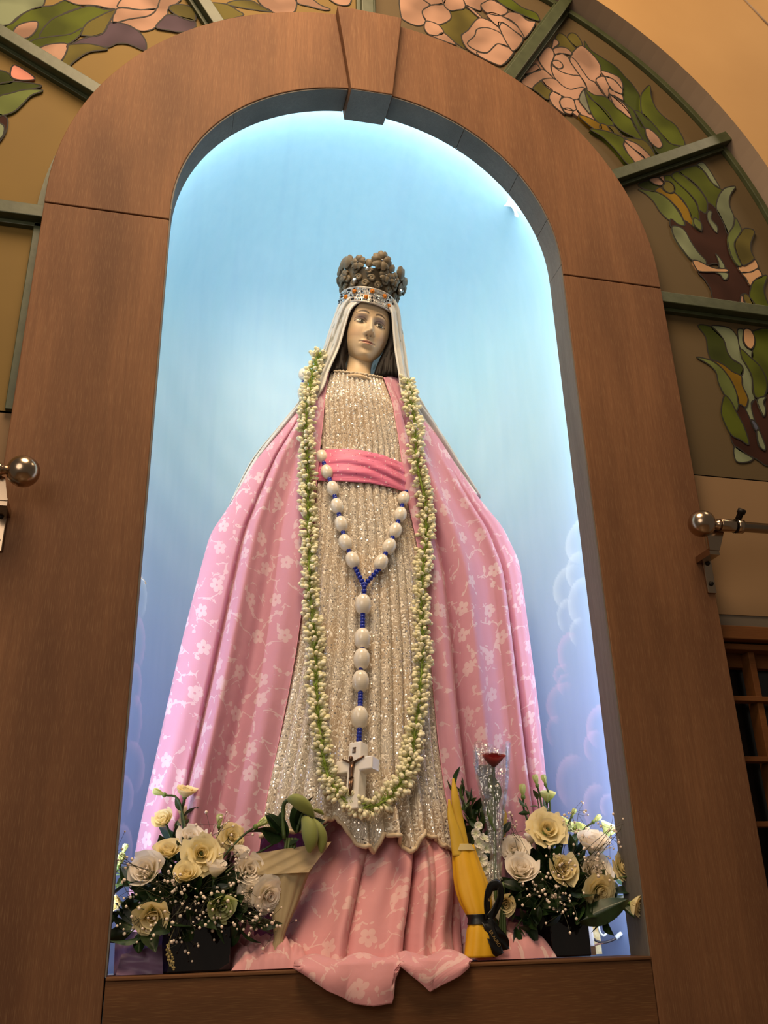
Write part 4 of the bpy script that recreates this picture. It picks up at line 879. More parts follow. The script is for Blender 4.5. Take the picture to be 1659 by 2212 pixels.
# ---- crown, silver jewelled band and carved flowers
def make_crown():
    BZ = .70; c = hw((0, .02, BZ)); t = thing('crown', 'carved bronze-green flower crown with jewelled silver band on the statue', 'crown', c)
    br = mottled('aged_bronze', '#756850', '#574c38', 40, .55, .25); brl = plain('bronze_light', '#8a7c60', .35, .3)
    sv = mottled('silver_band', '#d3cdc6', '#a9a29a', 60, .35, .3, Metallic=.35)
    def cp(a, r, z): r = r * .90; return hw((r * math.sin(a) - .04, .02 - r * math.cos(a), BZ + (z - BZ) * .93))
    a = np.linspace(0, 2 * PI, 97)[:-1]
    def ring(prof, name, mat, **k):
        G_ = np.array([[cp(q, r, z) for q in a] for r, z in prof]); mb = MB(); mb.grid(G_, True); return mb.build(name, mat, t, **k)
    r0 = .83
    ring([(r0 - .03, BZ - .24), (r0 + .01, BZ - .245), (r0 + .025, BZ - .22), (r0 + .005, BZ - .2), (r0, BZ + .18), (r0 + .02, BZ + .2), (r0 + .02, BZ + .23), (r0 - .03, BZ + .23), (r0 - .03, BZ - .24)], 'silver_band', sv, label='jewelled silver band')
    # stones set on the band
    gem = {'clear': plain('clear_stone', '#dfe6ea', .06, .75), 'amber': plain('amber_stone', '#c9761c', .1, .0, Emission_Strength=0.0), 'dark': plain('dark_stone', '#2a3038', .12, .3)}
    def stone(name, cpos, r, mat, par): mb = MB(); mb.ball(cpos, r, 8, 5); return mb.build(name, mat, par, False)
    k = 0
    small = MB(); dark = MB()
    for row, z in enumerate((BZ - .155, BZ - .05, BZ + .05, BZ + .14)):
        for q in np.linspace(-PI * .62, PI * .62, 46):
            q2 = q + (.04 if row % 2 else 0) + rng.normal(0, .008); zz = z + rng.normal(0, .012)
            (dark if rng.random() < .3 else small).ball(cp(q2, r0 + .012, zz), .0062 * rng.uniform(.7, 1.15), 6, 4)
    small.build('stone_setting', gem['clear'], t, False, kind='stuff'); dark.build('dark_stone_setting', gem['dark'], t, False, kind='stuff')
    for q, z in ((-.12, BZ + .12), (.36, BZ + .10), (-.30, BZ - .09), (.62, BZ - .10), (.15, BZ + .0), (-.75, BZ + .08), (1.0, BZ + .05), (-1.1, BZ - .05)):
        f = MB(); amber = not (q == .15)
        for j in range(6): f.ball(cp(q + .045 * math.cos(j * PI / 3), r0 + .02, z + .038 * math.sin(j * PI / 3)), .0065, 7, 5)
        f.ball(cp(q, r0 + .035, z), .008, 8, 6); f.build('jewel_flower', gem['amber' if amber else 'clear'], t, False)
    # wall of the carved crown: flares outward with a scalloped top
    zt = lambda q: 1.08 + .14 * math.cos(6 * (q - .15)) + .05 * math.cos(12 * (q - .15))
    G_ = []
    for f in np.linspace(0, 1, 14): G_.append([cp(q, .74 + .20 * f ** 1.2 + .012 * math.sin(18 * q) * math.sin(PI * f), BZ + .18 + (zt(q) - .28) * f * .85) for q in a])
    for f in np.linspace(1, 0, 8): G_.append([cp(q, .70 + .20 * f ** 1.2, BZ + .18 + (zt(q) - .28) * f * .85) for q in a])
    mb = MB(); mb.grid(np.array(G_), True); mb.build('crown_wall', br, t)
    # scrolls
    def scroll(q, z, s, hand, r):
        n = 26; mb = MB(); tt = np.linspace(0, 1, n); ang = tt * 3.6 * PI * .8; rad = s * (1 - .8 * tt)
        pts = [cp(q + hand * rad_ * math.cos(g) / .85, r + .02, z + rad_ * math.sin(g)) for rad_, g in zip(rad, ang)]
        mb.tube(pts, .0105 * (1 - .35 * tt), 7); mb.build('scroll', br, t)
    for i in range(14):
        q = i * 2 * PI / 14 + .1; scroll(q - .07, BZ + .34, .10, 1, .80); scroll(q + .13, BZ + .50, .09, -1, .86); scroll(q + .02, BZ + .68, .08, 1, .90)
    def flower(q, z, s, r, npet=5):
        """five heart-shaped petals round a stone"""
        f = thing('carved_flower', None, None, cp(q, r, z), parent=t)
        for j in range(npet):
            th = j * 2 * PI / 5 + PI / 2; mb = MB(); n = 9; V = []
            for layer in (0, 1):
                for ii in np.linspace(0, 1, n):
                    for jj in np.linspace(-1, 1, n):
                        rr = ii * (1 - .15 * math.exp(-(jj / .20) ** 2)) * (1 - .22 * abs(jj) ** 3) * (1.55 if npet == 1 else 1); wd = (.80 if npet == 1 else .50) * math.sin(min(ii * 1.15 + .12, 1) * PI * .62) * jj
                        px_, pz = rr * math.cos(th) - wd * math.sin(th), rr * math.sin(th) + wd * math.cos(th)
                        h = .10 + .26 * (1 - abs(jj) ** 1.6) * math.sin(PI * min(ii * .8 + .1, .95)) - .05 * math.exp(-(jj / .10) ** 2) * (1 - ii) - .10 * ii if layer == 0 else -.14
                        V.append(cp(q + s * px_ / r, r + s * (h + .15 * ii), z + s * pz))
            V = np.array(V).reshape(2, n, n, 3); mb.grid(V[0]); mb.grid(V[1][:, ::-1])
            rim = [(0, i) for i in range(n)] + [(i, n - 1) for i in range(n)] + [(n - 1, i) for i in range(n - 1, -1, -1)] + [(i, 0) for i in range(n - 1, -1, -1)]
            mb.add([V[0][i] for i in rim] + [V[1][i] for i in rim], [(i, i + 1, len(rim) + i + 1, len(rim) + i) for i in range(len(rim) - 1)])
            mb.build('petal', br, f)
        stone('stone', cp(q, r + .2 * s, z), .022 * s if npet == 5 else .012 * s, gem['dark'], f)
    for q, z, s_ in [(-.02, 1.02, .30), (-.70, .90, .23), (.20, .66, .20), (.56, .68, .21), (-1.3, .62, .2), (1.4, .9, .26), (2.1, .95, .28), (3.0, .98, .3), (-2.1, .95, .28), (-2.7, .7, .2), (1.0, .58, .18)]: flower(q, BZ + z, s_, .98 if z > .8 else .93)
    for q, z, s_ in [(-1.16, .80, .27), (-1.45, .86, .24), (.80, .78, .26), (-.36, .78, .16), (.33, .80, .17), (1.15, .7, .22), (2.6, .8, .25), (-1.8, .8, .25)]: flower(q, BZ + z, s_, .96, 1)
    for q, z in ((-.75, BZ + .38), (.95, BZ + .52), (1.25, BZ + .7), (-.4, BZ + .72)): stone('stone', cp(q, .95, z), .011, gem['clear'], t)
make_crown()
# ------------------------------------------------------------------ base block and the cloth at the statue's feet
mb = MB(); mb.box((-.22, .36, 0), (.26, .80, .50)); bevel(mb.build('plinth', mottled('plinth_paint', '#c9b9c0', '#b8a8b4', 8), statue, False), .02)
def make_drape():
    t = thing('pink_cloth', 'pink flower-print cloth draped over the plinth and spilling over the sill', 'cloth', (.02, .2, 0))
    rows = [(1745, 706, 968, .255), (1790, 700, 980, .245), (1830, 686, 992, .225), (1900, 655, 1003, .185), (1960, 634, 1006, .15), (2020, 612, 1006, .115), (2078, 596, 1010, .085)]
    Z, XL, XR, YB = [], [], [], []
    for v, l, r, y in rows:
        a, b = P(l, v, y + .08), P(r, v + (r - l) * -.03, y + .08); Z.append(P((l + r) / 2, v - (r - l) * .0, y)[2]); XL.append(a[0]); XR.append(b[0]); YB.append(y)
    Z[-1] = .012
    nr, nc = 150, 240; zz = np.linspace(Z[0], Z[-1], nr); Zr = Z[::-1]
    xl, xr, yb = [np.interp(zz, Zr, q[::-1]) for q in (XL, XR, YB)]; s = np.linspace(0, 1, nc)
    k = (Z[0] - zz) / (Z[0] - Z[-1])
    X = xl[:, None] + (xr - xl)[:, None] * s; Y = yb[:, None] + .16 * np.abs(2 * s - 1)[None] ** 3.2 ; K = k[:, None]
    cre = [(.10, .06, .05, .02), (.24, .275, .035, .045), (.315, .335, .018, -.030), (.47, .45, .09, .012), (.60, .575, .03, .03), (.645, .64, .02, -.075), (.70, .715, .025, .04), (.78, .80, .022, -.02), (.86, .84, .04, .03), (.93, .95, .02, -.03)]
    D = 0 * X
    for s0, s1, w, a in cre: D = D + a * np.exp(-((s[None] - (s0 + (s1 - s0) * K)) / w) ** 2) * np.clip(K * 2.2, 0, 1)
    D = D + .012 * np.sin(s * 40 + 5 * K) * (1 - K) + .010 * np.sin(9 * K + 4 * s) * np.exp(-((s - .85) / .15) ** 2) * 2
    Y = Y - D
    rowsV = [np.stack([X, Y, np.broadcast_to(zz[:, None], X.shape)], -1)]
    # spill: forward along the sill, then over its lip
    xs, ys = X[-1], Y[-1]
    def px_x(u): return P(u, 2095, -.01)[0]
    L = np.zeros(nc); tong = [(640, 0), (668, .03), (705, .075), (765, .118), (800, .128), (843, .122), (848, .05), (862, 0), (868, .01), (895, .05), (922, .092), (950, .07), (985, .045), (1006, .02), (1012, 0)]
    L = np.interp(xs, [px_x(a) for a, b in tong], [b for a, b in tong])
    n1, n2 = 16, 26; ex = []
    for f in np.linspace(0, 1, n1)[1:]:
        g = np.where(L > .003, 1.0, .35); yy = ys + (-.030 - ys) * f * g; z = .012 + .020 * np.sin(PI * f) * (1 + .5 * np.sin(xs * 38)) * g; ex.append(np.stack([xs, yy, z], -1))
    y_end = ex[-1][:, 1]
    for f in np.linspace(0, 1, n2)[1:]:
        z = .012 - L * f - .004 * np.sin(f * 2); yy = y_end - np.where(L > .003, (.012 * np.sin(PI * f) + .02 * f * np.abs(np.sin(xs * 20 + .6))), 0); ex.append(np.stack([xs + .006 * np.sin(f * 6) * (L > .003), yy, z], -1))
    V = np.vstack([rowsV[0], np.array(ex)]); uv = np.zeros(V.shape[:2] + (2,)); dv = np.linalg.norm(np.diff(V, axis=0), axis=2); uv[1:, :, 1] = np.cumsum(dv, 0); du = np.linalg.norm(np.diff(V, axis=1), axis=2); uv[:, 1:, 0] = np.cumsum(du, 1); uv[:, :, 0] += 7.3
    o = obj('drape', V.reshape(-1, 3), grid_faces(*V.shape[:2]), SKIRTC, t, uv=uv.reshape(-1, 2)); mo = o.modifiers.new('solid', 'SOLIDIFY'); mo.thickness = .006 * S; mo.offset = -1
    # rumpled heaps either side
    def heap(x0, x1, y0, y1, h, seed, mat, name='heap'):
        r = np.random.default_rng(seed); nx, ny = 90, 50; a, b = np.meshgrid(np.linspace(0, 1, nx), np.linspace(0, 1, ny)); H = 0 * a
        for _ in range(9):
            w = r.normal(size=2) * (9, 5); H += np.abs(np.sin(w[0] * a + w[1] * b + r.uniform(0, 6)))
        H = H / 9; env = (np.sin(PI * a) * np.sin(PI * b)) ** .5
        V = np.stack([x0 + (x1 - x0) * a + .015 * np.sin(7 * b), y0 + (y1 - y0) * b, .004 + h * env * (.25 + .9 * H)], -1)
        obj(name, V.reshape(-1, 3), grid_faces(ny, nx), mat, t, uv=V[..., :2].reshape(-1, 2) + seed)
    heap(-.58, -.30, .05, .40, .13, 3, SKIRTC); heap(.34, .66, .10, .45, .15, 5, SKIRTC)
    heap(-.95, -.5, .32, .8, .10, 8, SKIRTC)
make_drape()

# ------------------------------------------------------------------ rosary
def make_rosary():
    t = thing('rosary', 'giant rosary of white oval beads, blue beads and a white crucifix on the gown', 'rosary', on_dress(780, 1400, .03))
    pearl = plain('ivory_bead', '#e6dccb', .16, 0, Coat_Weight=.4); blue = plain('cobalt_bead', '#1c2f9a', .18)
    L = [(656, 809), (654, 849), (678, 921), (684, 953), (695, 986), (706, 1019), (719, 1055), (728, 1093), (737, 1132), (746, 1172), (762, 1210)]
    R = [(891, 953), (891, 983), (890, 1013), (884, 1045), (872, 1076), (865, 1111), (854, 1146), (841, 1180), (823, 1215)]
    C_ = [(784.5, 1306), (783, 1380), (781.5, 1424), (779, 1472), (777, 1550)]
    mb = MB(); n = 20; th = np.linspace(0, PI, 17); prof = [(-math.cos(q) * .0445, max(.0335 * math.sin(q) ** .9, 1e-4)) for q in th]
    lathe(mb, prof, (0, 0, 0), (0, 0, 1), n); mb.tube([(.0, 0, 0)] * 2, 1e-5, 3) if False else None
    bead = newmesh('bead', np.vstack(mb.v), mb.f, pearl)
    mb = MB(); mb.ball((0, 0, 0), .0125, 10, 7, (1, 1, .85)); sb = newmesh('small_bead', np.vstack(mb.v), mb.f, blue)
    def W(u, v, off=.035):
        if v < 900: return P(u, v, .40 if u > 670 else .46)
        return on_dress(u, v, off)
    def dirm(d):
        z = Vector(d).normalized(); x = Vector((0, 1, 0)).cross(z); x = x.normalized() if x.length > 1e-4 else Vector((1, 0, 0)); y = z.cross(x); return Matrix((x, y, z)).transposed()
    def put(me, p, d, name, s=1.0): inst(name, me, t, Matrix.Translation(Vector(p)) @ (dirm(d) * s).to_4x4())
    cord = plain('rosary_cord', '#20308c', .5); paths = []
    for chain, sc_ in ((L[:2], .92), (L[2:], .92), (R, .92)):
        pts = [W(*c) for c in chain]; paths.append(pts)
        for i, p in enumerate(pts):
            d = pts[min(i + 1, len(pts) - 1)] - pts[max(i - 1, 0)]; put(bead, p, d, 'bead', sc_ * (.9 + .12 * (chain[i][1] - 900) / 300))
            if i: 
                a = pts[i - 1]; 
                for f in (.44, .56): put(sb, a + (p - a) * f + np.array([0, .0, 0]), d, 'small_bead', .9)
    for c in C_: put(bead, W(*c), (0, -.15, 1), 'bead', 1.08)
    runs = [((767, 1226), (785, 1262), 6), ((819, 1229), (789, 1262), 6), ((787, 1268), (786, 1286), 3), ((784, 1325), (783, 1360), 6), ((783, 1400), (782, 1406), 2), ((780, 1443), (780, 1454), 2), ((779, 1491), (778, 1531), 7), ((777, 1569), (775, 1606), 6)]
    for a, b, n in runs:
        A, B = W(*a), W(*b)
        for f in np.linspace(0, 1, n): put(sb, A + (B - A) * f, B - A, 'small_bead', 1.0)
    for pts in paths + [[W(762, 1210), W(786, 1265)], [W(823, 1215), W(788, 1265)], [W(787, 1262), W(784.5, 1306), W(783, 1380), W(779, 1472), W(777, 1550), W(775, 1612, .05)]]:
        mb = MB(); mb.tube(np.array(pts), .0028, 6); mb.build('cord', cord, t)
    # crucifix
    top, bot = on_dress(775, 1607, .06), on_dress(766, 1752, .075); ax = Vector(bot - top).normalized()
    yaw = Matrix.Rotation(math.radians(-46), 3, 'Z'); f0 = yaw @ Vector((0, -1, 0)); xa = ax.cross(f0).normalized() * -1; ya = xa.cross(ax)
    if ya.dot(f0) < 0: ya = -ya
    Lc = np.linalg.norm(bot - top); xa, ya, az = np.array(xa), np.array(ya), -np.array(ax)
    if xa[0] < 0: xa = -xa
    xr = xa * math.cos(math.radians(7)) + az * math.sin(math.radians(0))
    def cw(x, y, z): return top + xa * x + ya * y + az * z          # z is 0 at the top and negative downwards; y points out
    def cbox(x0, x1, y0, y1, z0, z1):
        V = [cw(x, y, z) for z in (z0, z1) for x, y in ((x0, y0), (x1, y0), (x1, y1), (x0, y1))]; return V, [(0, 3, 2, 1), (4, 5, 6, 7), (0, 1, 5, 4), (1, 2, 6, 5), (2, 3, 7, 6), (3, 0, 4, 7)]
    w, d = .030, .028; arm = .088; z1 = -Lc * .25; z2 = -Lc * .45
    prof = [(-w, 0), (w, 0), (w, z1), (arm, z1), (arm, z2), (w, z2), (w, -Lc), (-w, -Lc), (-w, z2), (-arm, z2), (-arm, z1), (-w, z1)]
    n = len(prof); V = [cw(x, d, z) for x, z in prof] + [cw(x, -d, z) for x, z in prof]; F = [tuple(range(n)), tuple(range(2 * n - 1, n - 1, -1))] + [(i, i + n, (i + 1) % n + n, (i + 1) % n) for i in range(n)]
    cr = bevel(obj('crucifix', V, F, plain('white_acrylic', '#e6e0da', .12, 0, Coat_Weight=.5), t, False), .006, 3)
    bz = plain('bronze_figure', '#6f5340', .3, .8)
    mb = MB(); mb.tube([cw(0, d + .008, z1 - .022), cw(0, d + .012, z1 - .05), cw(0, d + .010, z1 - .075), cw(.004, d + .012, z1 - .085)], [.0105, .0095, .0075, .009], 8)
    for s in (-1, 1): mb.tube([cw(0, d + .008, z1 - .024), cw(s * .026, d + .006, z1 - .012), cw(s * .052, d + .004, z1 + .000)], [.0055, .0045, .0035], 6)
    for s in (-1, 1): mb.tube([cw(s * .004, d + .010, z1 - .083), cw(s * .005 + .004, d + .016, z1 - .115), cw(0, d + .008, z1 - .150)], [.0065, .0055, .0045], 6)
    mb.ball(cw(-.004, d + .014, z1 - .006), .0095, 9, 7, (1, 1, 1.2)); mb.build('corpus', bz, cr, True)
    mb = MB()
    for z in (-.026, -.044): V, F = cbox(-.008, .008, d, d + .003, z - .002, z + .002); mb.add(V, F)
    for x in (-.006, 0, .006): V, F = cbox(x - .0012, x + .0012, d, d + .003, -.042, -.028); mb.add(V, F)
    mb.build('plaque', bz, cr, False)
make_rosary()

# ------------------------------------------------------------------ jasmine garland
def make_garland():
    path = [(692, 762, .41), (682, 785, .40), (670, 825, .39), (664, 870, .37), (662, 930, .32), (662, 980, 0), (664, 1050, 0), (664, 1120, 0), (668, 1190, 0), (668, 1250, 0), (674, 1320, 0), (679, 1385, 0), (682, 1450, 0), (685, 1520, 0), (692, 1590, 0), (702, 1655, 0), (724, 1703, 0), (756, 1733, 0), (790, 1743, 0), (822, 1735, 0), (856, 1705, 0), (880, 1660, 0), (893, 1600, 0), (903, 1530, 0), (910, 1450, 0), (912, 1380, 0), (912, 1300, 0), (915, 1200, 0), (918, 1150, 0), (914, 1080, 0), (906, 1000, .30), (896, 920, .34), (886, 860, .37), (878, 822, .40)]
    pts = np.array([P(u, v, y) if y else on_dress(u, v, .095 if v < 1200 else (.075 if v < 1330 else (.05 if v < 1690 else .08))) for u, v, y in path])
    for _ in range(2): pts[1:-1, 1] = (pts[:-2, 1] + pts[1:-1, 1] * 2 + pts[2:, 1]) / 4
    n = 400; C = spline(pts, n); ln = np.concatenate([[0], np.cumsum(np.linalg.norm(np.diff(C, axis=0), axis=1))])
    t = thing('flower_garland', 'long garland of white jasmine buds on green stalks hung over the statue', 'garland', C[200])
    gr = mottled('stalk_green', '#b9cc6a', '#93aa48', 60, .6); wh = mottled('jasmine_white', '#efe9cf', '#dcd6a8', 50, .55)
    mb = MB(); mb.tube(C, .006, 6); mb.build('string', gr, t, kind='stuff')
    def frame_at(s):
        i = np.interp(s, ln, np.arange(n)); a = int(min(i, n - 2)); c = C[a] + (C[a + 1] - C[a]) * (i - a); T = C[a + 1] - C[a]; T /= np.linalg.norm(T)
        Fw = np.array([0, -1.0, 0]); Fw = Fw - T * (Fw @ T); Fw /= np.linalg.norm(Fw); Sd = np.cross(T, Fw); return c, T, Fw, Sd
    # stalks
    V = []; F = []; N = 4200
    for j in range(N):
        c, T, Fw, Sd = frame_at(rng.uniform(0, ln[-1])); a = rng.normal(0, .85) + (PI if rng.random() < 0 else 0); a = rng.uniform(-1.9, 1.9)
        d = Fw * math.cos(a) + Sd * math.sin(a); d = d + T * rng.normal(0, .55); d /= np.linalg.norm(d); l = rng.uniform(.018, .032); w = np.cross(d, T); w /= np.linalg.norm(w) + 1e-9; b = c + d * .006; k = len(V)
        V += [b - w * .0022, b + w * .0022, b + d * l + w * .0012, b + d * l - w * .0012]; F.append((k, k + 1, k + 2, k + 3))
    obj('stalks', V, F, gr, t, False, kind='stuff')
    mb = MB(); mb.ball((0, 0, .006), .0088, 8, 6, (1, 1, 1.25)); mb.tube([(0, 0, -.014), (0, 0, .0)], [.002, .0045], 6); bud = newmesh('bud', np.vstack(mb.v), mb.f, wh)
    def bud_m(k=None):
        c, T, Fw, Sd = frame_at(rng.uniform(0, ln[-1])); side = 1 if rng.random() < .5 else -1
        a = side * abs(rng.normal(1.15, .50)); d = Fw * math.cos(a) + Sd * math.sin(a) + T * rng.normal(0, .35); d /= np.linalg.norm(d)
        p = c + d * rng.uniform(.014, .038); R = Vector(d).to_track_quat('Z', 'Y').to_matrix().to_4x4(); return Matrix.Translation(Vector(p)) @ R @ Matrix.Scale(rng.uniform(.85, 1.25), 4)
    for _ in range(300): inst('bud', bud, t, bud_m())
    bv = np.vstack(mb.v); V = []; F = []
    for _ in range(1400):
        M_ = np.array(bud_m()); k = len(V) * len(bv); V.append(bv @ M_[:3, :3].T + M_[:3, 3]); F += [tuple(i + k for i in f) for f in mb.f]
    obj('bud_mass', np.vstack(V), F, wh, t, True, kind='stuff')
make_garland()

# ------------------------------------------------------------------ flowers
def petal_mesh(name, mat, cup=.35, curl=.25, ruffle=0.0, width=.62, point=0.0, nu=9, nv=9, seed=0):
    r = np.random.default_rng(seed); u, v = np.meshgrid(np.linspace(-1, 1, nu), np.linspace(0, 1, nv))
    w = width * np.sin(np.clip(v * .80 + .06, 0, 1) * PI * .62) ** .8 * (1 - point * v ** 4)
    z = v * (1 - .16 * np.abs(u) ** 2.5 * v) ; x = w * u
    y = cup * (u ** 2) * w - curl * v ** 4 * (1 - .3 * u * u) - .10 * np.sin(PI * v)
    if ruffle: y = y + ruffle * np.sin(u * 9 + r.uniform(0, 6)) * v ** 3; z = z + ruffle * .6 * np.sin(u * 13 + r.uniform(0, 6)) * v ** 4
    return newmesh(name, np.stack([x, y, z], -1).reshape(-1, 3), grid_faces(nv, nu), mat)
def petmat(name, a, b, tr=.3):
    m = NT(name); tc = m.n('ShaderNodeTexCoord'); sp = m.n('ShaderNodeSeparateXYZ', i0=(tc, 3)); no = m.n('ShaderNodeTexNoise', Vector=(tc, 3), Scale=5.0)
    f = m.math('ADD', m.math('MULTIPLY', (sp, 2), 1.7 / S * .5), m.math('MULTIPLY', no, .25)); c = m.mix(m.ramp(f, [(.1, (0, 0, 0)), (.75, (1, 1, 1))]), lin(b), lin(a))
    m.set(Base_Color=c, Roughness=.6, Sheen_Weight=.15); t = m.n('ShaderNodeBsdfTranslucent'); m.t.links.new(c.outputs[2], t.inputs[0]); ms = m.n('ShaderNodeMixShader', i0=tr)
    m.t.links.new(m.b.outputs[0], ms.inputs[1]); m.t.links.new(t.outputs[0], ms.inputs[2]); m.t.links.new(ms.outputs[0], m.out.inputs[0]); return m.m
PM = {'cream': petmat('petal_cream', '#f8e9b8', '#e2d890'), 'white': petmat('petal_white', '#faf1e4', '#f0e6c4'), 'lime': petmat('petal_lime', '#e9efb0', '#b9c86a'), 'red': petmat('petal_red', '#8e1f1c', '#5a1010'), 'orchid': petmat('petal_orchid', '#f4f1ea', '#dfe6c0')}
PETS = {k: [petal_mesh('petal', m, .62, .08, 0, .70, seed=1), petal_mesh('petal', m, .46, .26, .015, .80, seed=2), petal_mesh('petal', m, .28, .42, .06, .82, seed=3)] for k, m in PM.items()}
STEM = mottled('stem_green', '#4c6030', '#394a24', 30, .5); CAL = mottled('calyx_green', '#6f8a3c', '#566e2c', 30, .5)
LEAFD = [mottled('leaf_dark', '#243a1c', '#18280f', 14, .38), mottled('leaf_mid', '#38542a', '#263c1a', 14, .4), mottled('leaf_olive', '#4b5e30', '#33441c', 14, .42)]
def qm(d, roll=0.0): return (Vector(d).to_track_quat('Z', 'Y').to_matrix() @ Matrix.Rotation(roll, 3, 'Z')).to_4x4()
def flower(u, v, y, rpx, axis, kind, colr, label, group, root=None, name='rose', cat='flower', stem=True):
    c = P(u, v, y); R = .95 * rpx * (np.linalg.norm(c - CAM) / FPX); ax = np.array(axis, float); ax /= np.linalg.norm(ax)
    t = thing(name, label, cat, c, group)
    B = Matrix.Translation(Vector(c - ax * R * .55)) @ qm(ax, rng.uniform(0, 6)); P_ = PETS[colr]
    spec = {'rose': (17, 0, 34, 1.04, .98), 'open': (16, 8, 50, .98, 1.0), 'closed': (11, 2, 22, 1.35, .8), 'ruffle': (24, 4, 60, .95, .95), 'droop': (14, 0, 27, 1.2, .95), 'lily': (6, 30, 60, 1.0, .7)}[kind]
    N, t0, t1, ls, ws = spec
    for k in range(N):
        f = k / (N - 1); th = k * 2.399 + rng.normal(0, .12); tilt = math.radians(t0 + (t1 - t0) * f ** 1.35) + rng.normal(0, .05)
        L = R * ls * (.72 + .50 * f); me = P_[0 if f < .35 else (1 if kind not in ('ruffle', 'open') or f < .5 else 2)]
        off = R * (.05 + .20 * f); M_ = B @ Matrix.Rotation(th, 4, 'Z') @ Matrix.Translation((0, -off, R * (.12 - .22 * f))) @ Matrix.Rotation(tilt, 4, 'X') @ Matrix.Diagonal((L * ws * (.55 + .62 * f), L * .8, L, 1))
        inst('petal', me, t, M_)
    if kind == 'open' :
        mb = MB(); mb.ball(c - ax * R * .1, R * .12, 8, 6); mb.build('stamen', STEM, t)
    mb = MB(); mb.ball(c - ax * R * .62, R * .28, 10, 6, (1, 1, 1)); mb.build('calyx', CAL, t)
    if stem:
        rt = np.array(root if root is not None else c - np.array([0, 0, .3])); a = c - ax * R * .8; m1 = a - ax * .05; m1[2] -= .02
        mb = MB(); mb.tube(spline([a, m1, (m1 + rt) / 2 + np.array([0, .01, 0]), rt], 14), .0055, 6); mb.build('stem', STEM, t)
    return t
def bud(u, v, y, lpx, axis, root, label, group, c='lime'):
    p = P(u, v, y); L = lpx * (np.linalg.norm(p - CAM) / FPX); ax = np.array(axis, float); ax /= np.linalg.norm(ax); t = thing('flower_bud', label, 'flower bud', p, group)
    B = Matrix.Translation(Vector(p - ax * L * .4)) @ qm(ax, rng.uniform(0, 6))
    for k in range(5): inst('petal', PETS[c][0], t, B @ Matrix.Rotation(k * 1.257, 4, 'Z') @ Matrix.Translation((0, -L * .10, 0)) @ Matrix.Rotation(math.radians(4), 4, 'X') @ Matrix.Diagonal((L * .42, L * .5, L, 1)))
    mb = MB(); mb.ball(p - ax * L * .42, L * .2, 8, 6, (1, 1, 1.1)); mb.build('calyx', CAL, t)
    a = p - ax * L * .45; rt = np.array(root); mb = MB(); mb.tube(spline([a, a - ax * .06, (a - ax * .06 + rt) / 2 + np.array([.0, .01, .02]), rt], 14), .0045, 6); mb.build('stem', STEM, t)
def leaf_mesh(name, mat, w=.3, fold=.12, droop=.2, serr=0):
    nu, nv = 7, 11; u, v = np.meshgrid(np.linspace(-1, 1, nu), np.linspace(0, 1, nv)); ww = w * np.sin(PI * np.clip(v, 0.02, .985)) ** .8 * (1 - .35 * v)
    if serr: ww = ww * (1 + serr * np.sin(v * 26))
    return newmesh(name, np.stack([ww * u, fold * np.abs(u) * ww / w - droop * v * v, v], -1).reshape(-1, 3), grid_faces(nv, nu), mat)
LV = [leaf_mesh('leaf', m, w) for m, w in ((LEAFD[0], .30), (LEAFD[1], .26), (LEAFD[0], .36), (LEAFD[2], .24))]
USED = {}
def near(u, v, pre, flowers):
    # a label that names the bloom next to it
    order = sorted(flowers, key=lambda f: (f[0] - u) ** 2 + (f[1] - v) ** 2)
    for f in [g for k in range(3) for g in [(k,) + tuple(x) for x in order[:9]]]:
        k, fu, fv = f[0], f[1], f[2]; rel = ('by', 'left of' if u < fu else 'right of', 'above' if v < fv else 'below')[k]
        w = (pre.replace('by', rel) + ' ' + f[-1]).replace(', lowest', ' lowest').split()[:16]
        while w[-1] in ('the', 'of', 'a', 'with', 'in', 'and', 'at', 'beside', 'between', 'under', 'left', 'right'): w.pop()
        s = ' '.join(w)
        if s not in USED: USED[s] = 1; return s
    return s
def sprig(root, tip, n, ll, label, group, kinds=(0, 1, 2), name='leafy_sprig', bend=.04):
    root = np.array(root, float); tip = np.array(tip, float); t = thing(name, label, 'foliage', root, group); mid = (root + tip) / 2 + np.array([0, 0, bend]); C = spline([root, mid, tip], 20)
    mb = MB(); mb.tube(C, np.linspace(.005, .0022, 20), 6); mb.build('stem', STEM, t)
    for k in range(n):
        f = .25 + .75 * (k + 1) / n; i = min(int(f * 19), 18); p = C[i]; d = C[i + 1] - C[i]; d /= np.linalg.norm(d); sd = rng.normal(size=3); sd -= d * (sd @ d); sd /= np.linalg.norm(sd)
        ax = d * (.5 if k < n - 1 else 1.5) + sd; L = ll * rng.uniform(.7, 1.15); inst('leaf', LV[kinds[rng.integers(len(kinds))]], t, Matrix.Translation(Vector(p)) @ qm(ax, rng.uniform(0, 6)) @ Matrix.Scale(L, 4))
    return t
def breath(root, tips, label, group):
    """baby's breath: hair-thin branching stalks with tiny white balls"""
    root = np.array(root, float); t = thing('gypsophila_sprig', label, 'flower', root, group); st = MB(); bl = MB()
    for tip in tips:
        tip = np.array(tip, float); st.tube(spline([root, (root + tip) / 2 + rng.normal(0, .02, 3), tip], 8), .0011, 4)
        for k in range(5):
            q = tip + rng.normal(0, .035, 3) * (1, .7, 1); st.tube([tip, (tip + q) / 2 + rng.normal(0, .004, 3), q], .0007, 3)
            bl.ball(q, rng.uniform(.003, .0068), 7, 5)
    st.build('stalks', plain('thin_stalk', '#34331c', .6) if 'thin_stalk' not in bpy.data.materials else bpy.data.materials['thin_stalk'], t, False, kind='stuff')
    bl.build('blossoms', bpy.data.materials.get('breath_white') or plain('breath_white', '#efdccb', .7), t, True, kind='stuff')
